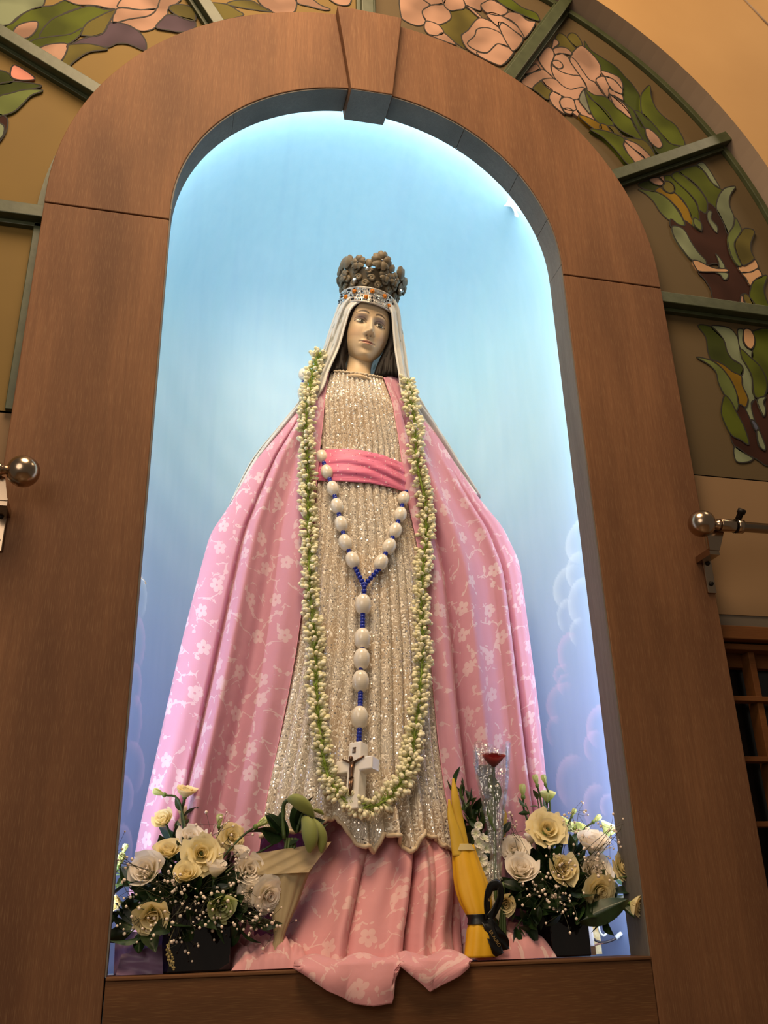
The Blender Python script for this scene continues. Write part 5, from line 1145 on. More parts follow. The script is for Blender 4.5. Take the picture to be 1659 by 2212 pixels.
FU, FF, FL_, FR_, FD = (0, -.35, 1), (-.25, -1, .25), (-.8, -.7, .4), (.7, -.7, .3), (-.1, -.8, -.6)
VL = np.array([P(420, 2050, .17)[0], .19, .24]); VR = np.array([P(1213, 2020, .25)[0], .27, .22])
GLf, GRf = 'flowers of the left vase arrangement', 'flowers of the right vase arrangement'
def vase(c, w, h, rot, label):
    t = thing('square_vase', label, 'vase', (c[0], c[1], 0.001)); m = NT('black_glass_' + str(len(bpy.data.materials))); m.set(Base_Color=lin('#171213'), Roughness=.08, Coat_Weight=.3)
    R = Matrix.Rotation(math.radians(rot), 3, 'Z')
    def bx(a, w0, w1, z0, z1):
        pass
    def q(x, y, z): v = R @ Vector((x, y, 0)); return (c[0] + v.x, c[1] + v.y, z)
    mb = MB(); o, i = w / 2, w / 2 - .012; V = [q(sx * r, sy * r, z) for r, z in ((o, .001), (o, h), (i, h), (i, .03)) for sx, sy in ((-1, -1), (1, -1), (1, 1), (-1, 1))]
    F = [(3, 2, 1, 0)] + [(k * 4 + j, k * 4 + (j + 1) % 4, k * 4 + 4 + (j + 1) % 4, k * 4 + 4 + j) for k in range(3) for j in range(4)] + [(12, 13, 14, 15)]
    bevel(obj('body', V, F, m.m, t, False), .006, 3)
    mb = MB(); V = [q(sx * (i - .002), sy * (i - .002), z) for z in (.03, h - .02) for sx, sy in ((-1, -1), (1, -1), (1, 1), (-1, 1))]
    obj('floral_foam', V, [(3, 2, 1, 0), (4, 5, 6, 7), (0, 1, 5, 4), (1, 2, 6, 5), (2, 3, 7, 6), (3, 0, 4, 7)], mottled('foam_green', '#2c3a20', '#1c2814', 60, .9) if 'foam_green' not in bpy.data.materials else bpy.data.materials['foam_green'], t, False)
vase((VL[0] - .014, VL[1]), .225, .225, 16, 'dark square glass vase at the left, beside the purple paper')
vase((VR[0], VR[1]), .175, .205, 6, 'dark square glass vase at the right, beside the cables')
LF = [(352, 1770, .26, 21, (-.5, -.8, .55), 'rose', 'cream', 'round cream flower at upper left of left vase, under the leaning bud'), (401, 1709, .27, 20, (.1, -.45, 1), 'rose', 'cream', 'cream flower at the very top of the left arrangement'),
 (408, 1764, .33, 20, (.5, -.6, .4), 'ruffle', 'cream', 'half hidden cream flower behind the upright stems on the left'), (412, 1808, .22, 27, (0, -.8, .7), 'rose', 'white', 'large pale rose just behind the open dark-eyed flower'),
 (435, 1842, .12, 32, (.05, -1, .15), 'open', 'cream', 'wide open cream flower with dark centre, middle of left arrangement'), (363, 1837, .17, 25, (-.1, -.75, .8), 'rose', 'cream', 'tall cream rose left of the dark-eyed open flower'),
 (501, 1807, .24, 23, (.35, -.9, .1), 'ruffle', 'cream', 'ruffled cream flower at upper right of left arrangement'), (314, 1880, .13, 33, (-.45, -.9, .45), 'rose', 'white', 'large rose at far left with one raised petal'),
 (403, 1888, .09, 25, (-.05, -.8, .7), 'rose', 'cream', 'cream rose low in the middle of the left arrangement'), (466, 1879, .11, 22, (.15, -.5, 1), 'closed', 'white', 'plump closed rose bud right of the dark-eyed open flower'),
 (329, 1979, .05, 31, (-.1, -.9, -.35), 'droop', 'cream', 'big cream rose hanging lowest on the left vase'), (478, 1956, .06, 26, (.2, -.8, -.5), 'droop', 'lime', 'drooping cream-green flower hanging above the left vase'),
 (539, 1878, .13, 30, (.2, -1, .2), 'rose', 'white', 'large white rose at right of left arrangement'), (573, 1882, .17, 22, (.8, -.7, .1), 'ruffle', 'cream', 'cream flower turned right, beside the tan paper'),
 (546, 1927, .11, 23, (.1, -1, -.1), 'ruffle', 'white', 'white carnation under the large white rose'), (582, 1936, .10, 28, (.4, -.9, -.3), 'ruffle', 'white', 'frilly white carnation, lowest at right of left arrangement'),
 (519, 1845, .18, 15, (.1, -.6, .9), 'closed', 'white', 'small white half-open rose above the large white rose'), (250, 1950, .24, 16, (-.8, -.5, 0), 'droop', 'cream', 'cream flower half hidden by the left stile')]
for u, v, y, r, ax, k, c, lb in LF: flower(u, v, y, r, ax, k, c, lb, GLf, VL)
for u, v, y, l, ax, lb in [(345, 1713, .27, 24, (-1, -.2, .35), 'green bud leaning left near the top flower'), (474, 1774, .26, 24, (0, -.2, 1), 'upright green bud above the left arrangement'), (563, 1779, .2, 28, (.9, -.3, .6), 'yellow-green bud reaching right towards the lily'),
    (260, 1860, .2, 26, (.25, -.2, 1), 'yellowish bud at the far left beside the stile'), (268, 1836, .24, 20, (.3, -.2, 1), 'narrow brown-green bud above the yellowish bud'), (615, 1802, .18, 18, (.8, -.2, .6), 'small green bud in front of the tan paper')]: bud(u, v, y, l, ax, VL, lb, 'buds of the left vase arrangement')
RF = [(1184, 1791, .20, 33, (-.1, -.95, .3), 'open', 'cream', 'open cream flower, highest large bloom of the right arrangement'), (1284, 1820, .20, 33, (.05, -.55, .85), 'rose', 'white', 'white rose opening upward at right of the right arrangement'),
 (1125, 1876, .14, 32, (-.2, -.8, .6), 'rose', 'white', 'white rose at the left of the right arrangement'), (1213, 1878, .13, 27, (.0, -1, .1), 'droop', 'cream', 'folded cream flower in the middle of the right arrangement'),
 (1286, 1881, .16, 32, (.1, -.9, .3), 'rose', 'white', 'pale rose below the upward white rose'), (1299, 1926, .11, 27, (.1, -.9, -.4), 'ruffle', 'cream', 'drooping cream flower under the pale rose'), (1349, 1872, .13, 23, (.5, -.8, .2), 'ruffle', 'cream', 'cream flower at far right near the jamb'),
 (1375, 1956, .04, 20, (.5, -.8, -.3), 'droop', 'cream', 'peach flower lowest at far right, before the frame'), (1111, 1832, .22, 25, (-.3, -.8, .4), 'ruffle', 'white', 'white ruffled flower behind the left white rose'), (1182, 1722, .32, 15, (0, -.4, 1), 'closed', 'lime', 'small pale green flower high over the right arrangement'),
 (1213, 1773, .34, 18, (.1, -.6, .8), 'ruffle', 'lime', 'backlit lime flower behind the open cream one'), (1248, 1785, .34, 19, (0, -.5, .8), 'ruffle', 'lime', 'backlit lime flower between the cream and the white rose'), (1313, 1794, .24, 18, (.3, -.4, .8), 'closed', 'lime', 'greenish bud-like flower at upper right near the jamb'),
 (1092, 1953, .15, 19, (-.3, -.8, -.3), 'droop', 'cream', 'small cream flower hanging beside the black ribbon'), (1146, 1814, .26, 14, (0, -.4, .9), 'closed', 'white', 'small white flower between two larger blooms, right arrangement')]
for u, v, y, r, ax, k, c, lb in RF: flower(u, v, y, r, ax, k, c, lb, GRf, VR)
for u, v, y, l, ax, lb in [(1129, 1710, .30, 26, (-.1, -.2, 1), 'tall green bud with broad leaf, leftmost above right arrangement'), (1158, 1687, .31, 22, (-.25, -.2, 1), 'slim green bud, highest above the right arrangement'), (1176, 1686, .31, 20, (-.3, -.2, 1), 'slim green bud just right of the highest bud'),
    (1238, 1757, .3, 17, (.4, -.2, .8), 'small bud between the two lime flowers'), (1288, 1770, .26, 20, (.8, -.2, .6), 'small green bud leaning right over the white rose'), (1371, 1890, .1, 26, (1, -.3, .15), 'thin green bud pointing right at the jamb')]: bud(u, v, y, l, ax, VR, lb, 'buds of the right vase arrangement')
# leaves: sprigs fanning out of each vase
def fan(V0, targets, n, ll, label, group, kinds=(0, 1, 2), fl=None):
    for (u, v, y) in targets: sprig(V0 + rng.normal(0, .015, 3) * (1, 1, 0), P(u, v, y), n, ll, near(u, v, label, LF if V0 is VL else RF), group, kinds)
fan(VL, [(262, 1915, .18), (248, 1975, .14), (275, 2020, .12), (300, 1940, .22), (330, 1910, .24), (345, 1860, .26), (300, 2030, .06), (370, 1935, .16), (395, 1960, .08), (420, 1920, .2), (440, 1975, .09), (450, 1900, .25), (400, 1850, .28), (470, 1920, .2), (500, 1880, .28),
         (510, 1940, .14), (540, 1975, .12), (560, 2000, .12), (520, 2010, .1), (480, 1990, .08), (380, 1800, .30), (455, 1850, .27), (365, 2000, .06), (420, 2010, .07), (350, 1960, .1), (560, 1960, .16)], 9, .105, 'leafy sprig by the', 'foliage of the left arrangement')
fan(VR, [(1100, 1900, .25), (1085, 1970, .2), (1120, 1930, .18), (1150, 1900, .2), (1160, 1960, .14), (1140, 1985, .14), (1190, 1930, .16), (1200, 1840, .28), (1230, 1925, .15), (1240, 1880, .2), (1260, 1960, .12), (1300, 1965, .12), (1330, 1930, .16), (1340, 1900, .2), (1240, 1840, .28),
         (1180, 1870, .24), (1160, 1830, .28), (1215, 1970, .12), (1350, 1960, .12), (1310, 1990, .1), (1110, 2010, .16), (1150, 2005, .15), (1280, 1850, .26)], 9, .10, 'leafy sprig by the', 'foliage of the right arrangement')
fan(VL, [(392, 1745, .3), (378, 1790, .28), (240, 1890, .25)], 7, .06, 'slim leaf stem by the', 'upright leaf stems, left vase', (1, 3)); fan(VR, [(1135, 1735, .3), (1160, 1720, .3), (1185, 1745, .3)], 6, .055, 'slim leaf stem by the', 'upright leaf stems, right vase', (1, 3))
def spots(cx, cy, sx, sy, y, n): return [P(cx + rng.normal(0, sx), cy + rng.normal(0, sy), y + rng.normal(0, .02)) for _ in range(n)]
for (cx, cy, sx, sy, y, n) in [(400, 1920, 30, 20, .05, 6), (455, 1960, 30, 18, .05, 6), (340, 1930, 28, 18, .06, 5), (300, 2000, 24, 14, .05, 4), (415, 1995, 30, 14, .04, 6), (560, 1990, 22, 22, .05, 7), (500, 1930, 24, 16, .07, 5), (480, 1800, 14, 14, .18, 4), (510, 1870, 14, 16, .1, 4), (260, 1890, 10, 24, .1, 4), (375, 1990, 24, 16, .04, 5)]:
    breath(VL + (0, -.05, .02), spots(cx, cy, sx, sy, y, n), near(cx, cy, "baby's breath by the", LF), "baby's breath of the left arrangement")
for (cx, cy, sx, sy, y, n) in [(1180, 1920, 20, 16, .07, 6), (1200, 1945, 20, 12, .06, 5), (1290, 1870, 20, 14, .09, 5), (1245, 1790, 18, 20, .22, 5), (1340, 1820, 16, 22, .12, 5), (1215, 1870, 20, 14, .08, 4), (1110, 1800, 14, 14, .2, 3)]:
    breath(VR + (0, -.04, .02), spots(cx, cy, sx, sy, y, n), near(cx, cy, "baby's breath by the", RF), "baby's breath of the right arrangement")
# a drooping dried strand over the left vase and the wide leaf at the right
ts = thing('dried_strand', 'thin dry strand of seed heads hanging in front of left vase', 'plant', P(375, 2050, .0)); st = MB(); bl = MB()
for k in range(3):
    C = spline([P(379, 2000, .06), P(366, 2033, .03), P(361 + k * 4, 2060, .028), P(366 + k * 5, 2085 + k * 4, .026)], 18); st.tube(C, .0014, 4)
    for i in range(8, 18): bl.ball(C[i] + rng.normal(0, .003, 3), .0042, 6, 4)
st.build('stalks', plain('straw', '#8f835a', .7), ts, False, kind='stuff'); bl.build('seeds', plain('straw_seed', '#a08f5c', .7), ts, kind='stuff')
bigleaf = newmesh('broad_leaf_blade', *(lambda u, v: (np.stack([.25 * np.sin(PI * v) ** .7 * u * (1 - .3 * v), .10 * np.abs(u) + .25 * v * v * 0, v], -1).reshape(-1, 3), grid_faces(16, 11)))(*np.meshgrid(np.linspace(-1, 1, 11), np.linspace(.01, .995, 16))), LEAFD[0])
for (a, b, lb) in [((1250, 1990, .1), (1350, 1945, .03), 'broad dark folded leaf pointing right over the cables'), ((300, 2010, .1), (300, 2052, .03), 'serrated dark leaf tip hanging over the purple paper')]:
    A, B = P(*a), P(*b); t = thing('broad_leaf', lb, 'leaf', A); L = np.linalg.norm(B - A); d = (B - A) / L; n = np.array([-.1, -1, .35]); x = np.cross(d, n); x /= np.linalg.norm(x); yv = np.cross(d, x)
    M_ = Matrix(((x[0], yv[0], d[0], 0), (x[1], yv[1], d[1], 0), (x[2], yv[2], d[2], 0), (0, 0, 0, 1))); inst('blade', bigleaf, t, Matrix.Translation(Vector(A)) @ M_ @ Matrix.Scale(L * 1.08, 4))
# ------------------------------------------------------------------ papers and hand-tied bouquets
def crumple(V, a, f, seed=1):
    r = np.random.default_rng(seed); sh = V.shape; q = V.reshape(-1, 3); d = 0
    for k in range(7): w = r.normal(size=3) * f * (1 + k * .35); d = d + np.abs(np.sin(q @ w + r.uniform(0, 6))) / (1 + k * .4)
    q = q.copy(); q[:, 1] += a * (d - d.mean()); return q.reshape(sh)
def sheet(name, corners, n, m, mat, parent, a=.02, f=14, seed=1, ys=None):
    c = np.array([P(*k) for k in corners]); s, t = np.meshgrid(np.linspace(0, 1, n), np.linspace(0, 1, m)); s, t = s[..., None], t[..., None]
    V = (c[0] * (1 - s) + c[1] * s) * (1 - t) + (c[3] * (1 - s) + c[2] * s) * t; V = crumple(V, a, f, seed); return obj(name, V.reshape(-1, 3), grid_faces(m, n), mat, parent, uv=np.concatenate([s, t], -1).reshape(-1, 2))
def papermat(name, c, tr=.25, rough=.6, c2=None):
    m = NT(name); tc = m.n('ShaderNodeTexCoord'); no = m.n('ShaderNodeTexNoise', Vector=(tc, 3), Scale=30.0, Detail=4.0); col_ = m.mix(no, lin(c), lin(c2 or c)); m.set(Base_Color=col_, Roughness=rough); m.bump(no, .15, .004)
    t = m.n('ShaderNodeBsdfTranslucent'); m.t.links.new(col_.outputs[2], t.inputs[0]); ms = m.n('ShaderNodeMixShader', i0=tr); m.t.links.new(m.b.outputs[0], ms.inputs[1]); m.t.links.new(t.outputs[0], ms.inputs[2]); m.t.links.new(ms.outputs[0], m.out.inputs[0]); return m.m
t = thing('purple_wrapping', 'crumpled purple wrapping paper standing left of the left vase', 'paper', P(350, 2100, .2)); PUR = papermat('purple_paper', '#9a7c9e', .3, .45, '#84688c')
sheet('sheet', [(250, 2008, .15), (356, 2020, .14), (353, 2102, .12), (245, 2106, .12)], 40, 30, PUR, t, .012, 16, 4); sheet('sheet', [(262, 2062, .10), (350, 2040, .09), (352, 2104, .08), (250, 2107, .08)], 30, 20, PUR, t, .010, 18, 9)

def cone(name, rows, mat, parent, n=40, pleat=.0, k=7, seed=0, jag=0.0, openf=1.0):
    """wrap: rows of (u, v, depth, half width in pixels, depth factor)"""
    R_ = np.array(rows, float); q = spline(R_, 36); V = []
    for i, (u, v, y, w, df) in enumerate(q):
        c = P(u, v, y); r = w * np.linalg.norm(c - CAM) / FPX; a = np.linspace(0, 2 * PI * openf, n, endpoint=openf < 1) - PI / 2
        rr = r * (1 + pleat * np.abs(np.sin(k * a + seed + i * .05)) - pleat / 2); z = c[2] + jag * np.sin(a * 3 + seed) * (1 - i / 35)
        V.append(np.stack([c[0] + rr * np.cos(a), c[1] + rr * df * np.sin(a), z], -1))
    V = np.array(V); o = obj(name, V.reshape(-1, 3), grid_faces(len(q), n, openf >= 1), mat, parent); mo = o.modifiers.new('solid', 'SOLIDIFY'); mo.thickness = .0025 * S; return o
# lily bouquet in tan tissue
lb = thing('lily_bouquet', 'wilted green lily buds in tan tissue paper, left of the pink cloth', 'bouquet', P(602, 2095, .12)); TAN = papermat('tan_tissue', '#c9b590', .35, .7, '#b5a27c')
cone('wrapper', [(628, 1872, .16, 42, .5), (622, 1900, .15, 34, .55), (615, 1950, .14, 24, .6), (606, 2000, .125, 13, .8), (602, 2030, .12, 8, .9), (600, 2050, .12, 13, .8), (601, 2068, .115, 14, .8)], TAN, lb, 40, .18, 5, 1)
sheet('wrapper_collar', [(545, 1845, .17), (716, 1818, .13), (668, 1884, .08), (556, 1890, .12)], 44, 22, TAN, lb, .020, 11, 2)
mb = MB()
for k in range(4): mb.tube(spline([P(598 + k * 3, 2100, .12), P(600 + k * 2, 2040, .12), P(612 + k * 4, 1900, .15), P(618 + k * 7, 1810, .16)], 12), .006, 6)
mb.build('stems', STEM, lb, kind='stuff')
LB = petmat('lily_green', '#9aa055', '#66722e', .2)
def lilybud(pts, w, nm='lily_bud'):
    C = spline(np.array([P(*p) for p in pts]), 22); s = np.linspace(0, 1, 22); r = w * (np.sin(PI * np.clip(s * .93 + .05, 0, 1)) ** .7); mb = MB()
    V = []
    for i in range(22):
        T = C[min(i + 1, 21)] - C[max(i - 1, 0)]; T /= np.linalg.norm(T); a_ = np.cross(T, (0, 1, .1)); a_ /= np.linalg.norm(a_); b_ = np.cross(T, a_); th = np.arange(18) * 2 * PI / 18
        rr = r[i] * (1 - .16 * np.abs(np.cos(1.5 * th))); V.append(C[i] + rr[:, None] * (np.cos(th)[:, None] * a_ + np.sin(th)[:, None] * b_))
    mb.grid(np.array(V), True); mb.build(nm, LB, lb)
lilybud([(622, 1727, .12), (640, 1728, .10), (660, 1742, .10), (678, 1765, .11)], .030); lilybud([(655, 1765, .11), (668, 1785, .09), (672, 1815, .085), (668, 1842, .09)], .034); lilybud([(672, 1768, .12), (688, 1790, .10), (696, 1815, .10), (694, 1842, .10)], .026); lilybud([(676, 1749, .14), (690, 1752, .14), (700, 1760, .14)], .009)
mb = MB(); mb.tube(spline([P(614, 1812, .15), P(611, 1770, .15), P(613, 1738, .14), P(624, 1727, .12)], 14), .008, 7); mb.tube(spline([P(640, 1800, .16), P(652, 1760, .15), P(664, 1748, .13), P(672, 1765, .12)], 12), .006, 6); mb.build('lily_stem', STEM, lb)
for a, b in [((612, 1800), (578, 1760)), ((612, 1795), (585, 1752)), ((640, 1800), (650, 1720)), ((640, 1790), (665, 1715)), ((650, 1800), (712, 1790)), ((660, 1800), (708, 1820)), ((612, 1810), (560, 1800)), ((612, 1815), (648, 1818)), ((600, 1805), (540, 1785)), ((648, 1790), (640, 1770)), ((620, 1810), (600, 1760)), ((655, 1790), (700, 1770))]:
    A, B = P(*a, .17), P(*b, .14); inst('leaf', LV[[0, 2][rng.integers(2)]], lb, Matrix.Translation(Vector(A)) @ qm(B - A, rng.uniform(0, 6)) @ Matrix.Scale(float(np.linalg.norm(B - A)), 4))
# yellow bouquet with black ribbon
yb = thing('yellow_bouquet', 'bouquet rolled in yellow paper, tied with printed black ribbon', 'bouquet', P(1038, 2070, .1)); YEL = papermat('yellow_paper', '#f6c62c', .3, .5, '#eab41e'); YEL2 = papermat('yellow_paper_light', '#ecc84a', .3, .5, '#dfb83a')
cone('wrapper', [(1000, 1828, .16, 21, .6), (1008, 1870, .15, 27, .65), (1018, 1910, .14, 32, .65), (1027, 1945, .125, 31, .65), (1034, 1972, .11, 24, .7), (1036, 1990, .105, 20, .75), (1037, 2010, .10, 25, .75), (1038, 2045, .095, 29, .7), (1039, 2068, .09, 32, .6)], YEL, yb, 48, .10, 4, 2, .006)
def spike(rows, mat): cone('paper_fold', rows, mat, yb, 20, .05, 2, 0)
spike([(979, 1682, .19, 1, .5), (983, 1720, .18, 7, .5), (990, 1770, .18, 10, .5), (1000, 1835, .17, 13, .5)], YEL2); spike([(970, 1727, .16, 1, .5), (975, 1765, .155, 7, .5), (984, 1800, .15, 11, .5), (994, 1850, .145, 15, .5)], YEL2)
cone('inner_collar', [(998, 1824, .155, 19, .6), (1001, 1838, .153, 23, .6)], papermat('pale_tape', '#d8c690', .2), yb, 40)
BLK = NT('black_satin'); BLK.set(Base_Color=lin('#050405'), Roughness=.38); BLK = BLK.m
def ribbon(pts, w, name='ribbon', nrm=(0, -1, .1)):
    C = spline(np.array([P(*p[:3]) for p in pts]), 40); W_ = np.interp(np.linspace(0, 1, 40), np.linspace(0, 1, len(pts)), [p[3] if len(p) > 3 else w for p in pts]); V = []
    for i in range(40):
        T = C[min(i + 1, 39)] - C[max(i - 1, 0)]; T /= np.linalg.norm(T); sd = np.cross(T, nrm); sd /= np.linalg.norm(sd)
        for f in np.linspace(-1, 1, 7): V.append(C[i] + sd * f * W_[i] + np.array([0, .004 * math.sin(f * 3 + i * .3), 0]))
    o = obj(name, V, grid_faces(40, 7), BLK, yb); mo = o.modifiers.new('solid', 'SOLIDIFY'); mo.thickness = .0022 * S; return o
cone('ribbon_band', [(1035, 1975, .108, 25, .75), (1036, 1986, .104, 22, .78), (1036, 1997, .102, 24, .78)], BLK, yb, 40)
ribbon([(1055, 1985, .07), (1052, 1950, .06), (1060, 1918, .06), (1078, 1912, .07), (1082, 1935, .08), (1070, 1965, .08), (1058, 1985, .07)], .020, 'ribbon_loop', (.6, -.8, 0)); ribbon([(1050, 1985, .07), (1058, 2005, .06), (1068, 2035, .055), (1078, 2064, .06)], .022, 'ribbon_tail'); ribbon([(1056, 1990, .075), (1072, 2010, .07), (1088, 2030, .08), (1092, 2052, .09)], .018, 'ribbon_tail')
GOLD = plain('gold_foil', '#c9a76a', .3, .7)
def lettering(s, pa, pb, h, parent, up=(0, 0, 1), lift=.0):
    cu = bpy.data.curves.new('lettering', 'FONT'); cu.body = s; cu.size = 1; cu.extrude = .02; o = bpy.data.objects.new('tmp', cu); col.objects.link(o); dg = bpy.context.evaluated_depsgraph_get(); me = bpy.data.meshes.new_from_object(o.evaluated_get(dg)); bpy.data.objects.remove(o)
    v = np.array([x.co[:] for x in me.vertices]); f = [tuple(p.vertices) for p in me.polygons]; w = v[:, 0].max(); A, B = np.array(pa), np.array(pb); d = (B - A); L = np.linalg.norm(d); d /= L; n = np.array([-.12, -1, .15]); n = n - d * (n @ d); n /= np.linalg.norm(n); u_ = np.cross(n, d); u_ = u_ if u_ @ np.array(up) > 0 else -u_
    V = A + v[:, :1] / w * L * d + v[:, 1:2] * h * u_ + v[:, 2:3] * .03 * n + n * lift; obj('lettering', V, f, GOLD, parent, False)
lettering('AURO', P(1027, 1984, .080), P(1046, 1983, .080), .017, yb); lettering('ER AURO', P(1056, 2012, .045), P(1077, 2046, .045), .017, yb, (1, 0, .6)); lettering('AURO', P(1057, 1948, .045), P(1067, 1934, .045), .013, yb)
# single red rose in clear film
cb = thing('wrapped_red_rose', 'single dark red rose standing in glittery clear film', 'bouquet', P(1070, 2080, .16))
CEL = NT('clear_film'); vv = CEL.n('ShaderNodeTexVoronoi', Vector=(CEL.n('ShaderNodeTexCoord'), 3), Scale=90.0); CEL.set(Base_Color=(.9, .92, .95, 1), Roughness=.06, Metallic=.0, Specular_IOR_Level=.9); nz = CEL.n('ShaderNodeTexNoise', Vector=(CEL.n('ShaderNodeTexCoord'), 3), Scale=22.0, Detail=3.0); CEL.bump(nz, .9, .03)
tp = CEL.n('ShaderNodeBsdfTransparent'); ff = CEL.math('ADD', .05, CEL.math('MULTIPLY', CEL.math('LESS_THAN', vv, .16), .6)); ms = CEL.n('ShaderNodeMixShader', i0=ff); CEL.t.links.new(tp.outputs[0], ms.inputs[1]); CEL.t.links.new(CEL.b.outputs[0], ms.inputs[2])
gl = CEL.n('ShaderNodeBsdfGlossy', Roughness=.08); CEL.t.links.new([n for n in CEL.t.nodes if n.bl_idname == 'ShaderNodeBump'][0].outputs[0], gl.inputs['Normal']); m3 = CEL.n('ShaderNodeMixShader', i0=.11); CEL.t.links.new(ms.outputs[0], m3.inputs[1]); CEL.t.links.new(gl.outputs[0], m3.inputs[2]); CEL.t.links.new(m3.outputs[0], CEL.out.inputs[0])
cone('clear_film', [(1062, 1612, .20, 36, .5), (1063, 1650, .20, 34, .55), (1066, 1700, .19, 28, .6), (1069, 1760, .18, 18, .7), (1071, 1820, .17, 12, .8), (1070, 1870, .165, 9, .9), (1069, 1900, .16, 13, .8)], CEL.m, cb, 48, .28, 6, 3, .02)
_c = P(1064, 1640, .17); _R = 22 * np.linalg.norm(_c - CAM) / FPX; B_ = Matrix.Translation(Vector(_c - np.array([0, 0, _R * .7]))) @ qm((0, -.3, 1))
for k in range(14):
    f = k / 13; inst('petal', PETS['red'][0 if f < .5 else 1], cb, B_ @ Matrix.Rotation(k * 2.399, 4, 'Z') @ Matrix.Translation((0, -_R * (.05 + .2 * f), 0)) @ Matrix.Rotation(math.radians(3 + 35 * f), 4, 'X') @ Matrix.Diagonal((_R * (.6 + .5 * f), _R, _R * (1.2 + .3 * f), 1)))
sheet('backing_sheet', [(1024, 1655, .23), (1062, 1650, .25), (1066, 1760, .2), (1058, 1760, .19)], 20, 30, papermat('silver_film', '#6d6a72', .1, .25), cb, .01, 20, 3)
mb = MB(); mb.tube(spline([P(1066, 1652, .2), P(1068, 1760, .18), P(1070, 1900, .16), P(1072, 2000, .16), P(1075, 2078, .16)], 20), .007, 7); mb.build('stem', STEM, cb)
for a, b, y in [((1066, 1665), (1062, 1730), .17), ((1068, 1680), (1078, 1750), .17), ((1068, 1720), (1060, 1800), .17)]:
    A, B = P(*a, y), P(*b, y); inst('leaf', leaf_mesh('leaf', plain('bronzed_leaf', '#6b4a24', .4), .16) if False else LV[3], cb, Matrix.Translation(Vector(A)) @ qm(B - A, 1) @ Matrix.Scale(float(np.linalg.norm(B - A)), 4))
mb = MB()
for k in range(3): mb.tube(spline([P(1078 + k * 4, 1905, .15), P(1080 + k * 5, 1990, .15), P(1078 + k * 7, 2078, .15)], 10), .006, 6)
mb.build('spare_stems', STEM, cb, kind='stuff')
# white orchids with leaves, behind the yellow wrap
ob = thing('orchid_bouquet', 'white orchids and green leaves in pale paper behind yellow bouquet', 'bouquet', P(1040, 1950, .25))
sheet('wrapper', [(1030, 1890, .2), (1085, 1862, .18), (1078, 1990, .14), (1036, 1940, .16)], 24, 24, papermat('pale_paper', '#cfc6b0', .3), ob, .012, 14, 6)
for u, v, r in ((1033, 1822, 12), (1046, 1812, 10), (1030, 1838, 11), (1038, 1858, 12), (1028, 1800, 8), (1050, 1832, 10), (1046, 1875, 11), (1034, 1784, 7), (1062, 1870, 9)):
    c = P(u, v, .19); R = r * np.linalg.norm(c - CAM) / FPX; B_ = Matrix.Translation(Vector(c)) @ qm((rng.normal(0, .3), -1, .1 + rng.normal(0, .3)), rng.uniform(0, 6))
    for k in range(5): inst('petal', PETS['orchid'][1], ob, B_ @ Matrix.Rotation(k * 1.257, 4, 'Z') @ Matrix.Rotation(math.radians(68), 4, 'X') @ Matrix.Diagonal((R, R, R * 1.2, 1)))
for u, v, y in [(985, 1700, .3), (1000, 1720, .28), (1020, 1730, .28), (1045, 1740, .3), (1010, 1760, .27), (1035, 1770, .26), (1055, 1790, .26), (1005, 1790, .26), (1025, 1800, .27), (1090, 1800, .27), (1080, 1900, .25), (1060, 1840, .25)]:
    A = P(1035 + (u - 1035) * .5, v + 60, y - .02); B = P(u, v, y); mb = MB(); mb.tube([A, (A + B) / 2 + (0, .01, .01), B], .003, 5); mb.build('twig', STEM, ob)
    for k in range(6): f = .2 + .8 * k / 5; p = A + (B - A) * f; inst('leaf', LV[[0, 1, 3][rng.integers(3)]], ob, Matrix.Translation(Vector(p)) @ qm(B - A + rng.normal(0, .06, 3), rng.uniform(0, 6)) @ Matrix.Scale(rng.uniform(.06, .085), 4))
sheet('yellow_backing', [(1086, 1735, .3), (1096, 1760, .3), (1090, 1840, .28), (1086, 1830, .28)], 8, 12, YEL2, ob, .003, 10, 3)
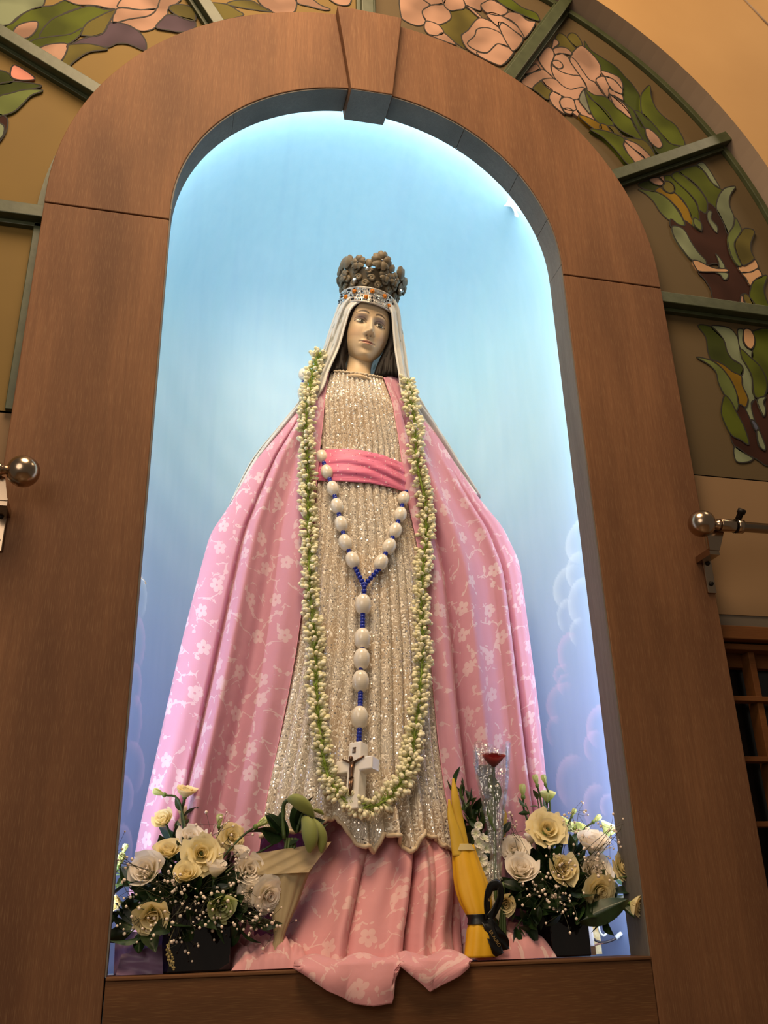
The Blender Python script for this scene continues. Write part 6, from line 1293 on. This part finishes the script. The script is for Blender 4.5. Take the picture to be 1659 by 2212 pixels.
# ------------------------------------------------------------------ power supply and cables at the right
ps = thing('light_power_box', 'small white power box on a brown block right of right vase', 'power supply', P(1267, 2058, .30)); a, b = P(1259, 2045, .32), P(1276, 1980, .32)
mb = MB(); mb.box((a[0], .31, a[2]), (b[0], .36, b[2])); bevel(mb.build('casing', plain('white_plastic', '#d6d2da', .35), ps, False), .004); mb = MB(); mb.box((a[0] - .004, .31, 0.0), (b[0] + .002, .37, a[2])); mb.build('block', WOODH, ps, False); a, b = P(1277, 2060, .40), P(1292, 1980, .40); mb = MB(); mb.box((a[0], .40, 0.0), (b[0], .43, b[2])); mb.build('foam_strip', mottled('chipped_board', '#d8cba8', '#b5975c', 90, .8, .3), ps, False)
def cable(pts, r, m, label, y=.40): C = spline(np.array([P(u, v, y) for u, v in pts]), 60); mb = MB(); mb.tube(C, r, 7); mb.build('cable', m, None, label=label, cat='cable', group='cables behind the right vase')
CW, CB = plain('white_cable', '#d8dcdf', .4), plain('black_cable', '#2a2228', .4)
cable([(1278, 1985), (1290, 1987), (1297, 1980), (1295, 1972), (1285, 1972)], .005, CW, 'short white cable curling at the top of the power box'); cable([(1279, 1996), (1287, 1992), (1292, 2000), (1296, 2014), (1304, 2021), (1311, 2013), (1310, 2000), (1300, 1985), (1298, 1970)], .005, CW, 'white cable hanging in a loop under the broad leaf')
cable([(1277, 2024), (1290, 2033), (1305, 2036), (1325, 2030), (1341, 2019), (1346, 2005), (1344, 1985), (1341, 1968)], .0052, CB, 'dark cable curving up to the light strip at right'); cable([(1279, 2043), (1292, 2039), (1306, 2037)], .004, plain('brown_cable', '#7a4a44', .4), 'thin brown cable joining the dark one')
mb = MB(); mb.tube([P(1330, 2026, .395), P(1342, 2016, .395)], .009, 8); mb.build('cable_joint', CW, None, label='white taped joint on the dark cable', cat='cable joint')
# a flake of torn lining at the arch and a loose thread at the left jamb
mb = MB(); fl = [(1098, 430), (1112, 448), (1120, 466), (1119, 470), (1112, 466), (1111, 457), (1104, 446), (1088, 445), (1093, 440)]
def surf(u, v, o): p = niche_hit(u, v); return p + (CAM - p) / np.linalg.norm(CAM - p) * o
V = [surf(u, v, .02) for u, v in fl] + [surf(u, v, .014) for u, v in fl]; n = len(fl); obj('paint_flake', V, [tuple(range(n)), tuple(range(2 * n - 1, n - 1, -1))] + [(i, i + n, (i + 1) % n + n, (i + 1) % n) for i in range(n)], plain('torn_white', '#f2f2ea', .7), None, False, label='torn white flake of paint by the arch, upper right of niche', cat='paint flake')
mb = MB(); mb.tube(spline(np.array([P(303, 1240, JD + .02), P(306, 1250, JD + .01), P(312, 1254, JD), P(316, 1262, JD), P(311, 1258, JD)]), 24), .0018, 5); mb.build('loose_thread', plain('thread_white', '#e8e8e4', .7), None, label='curly white thread on the left jamb edge', cat='thread')
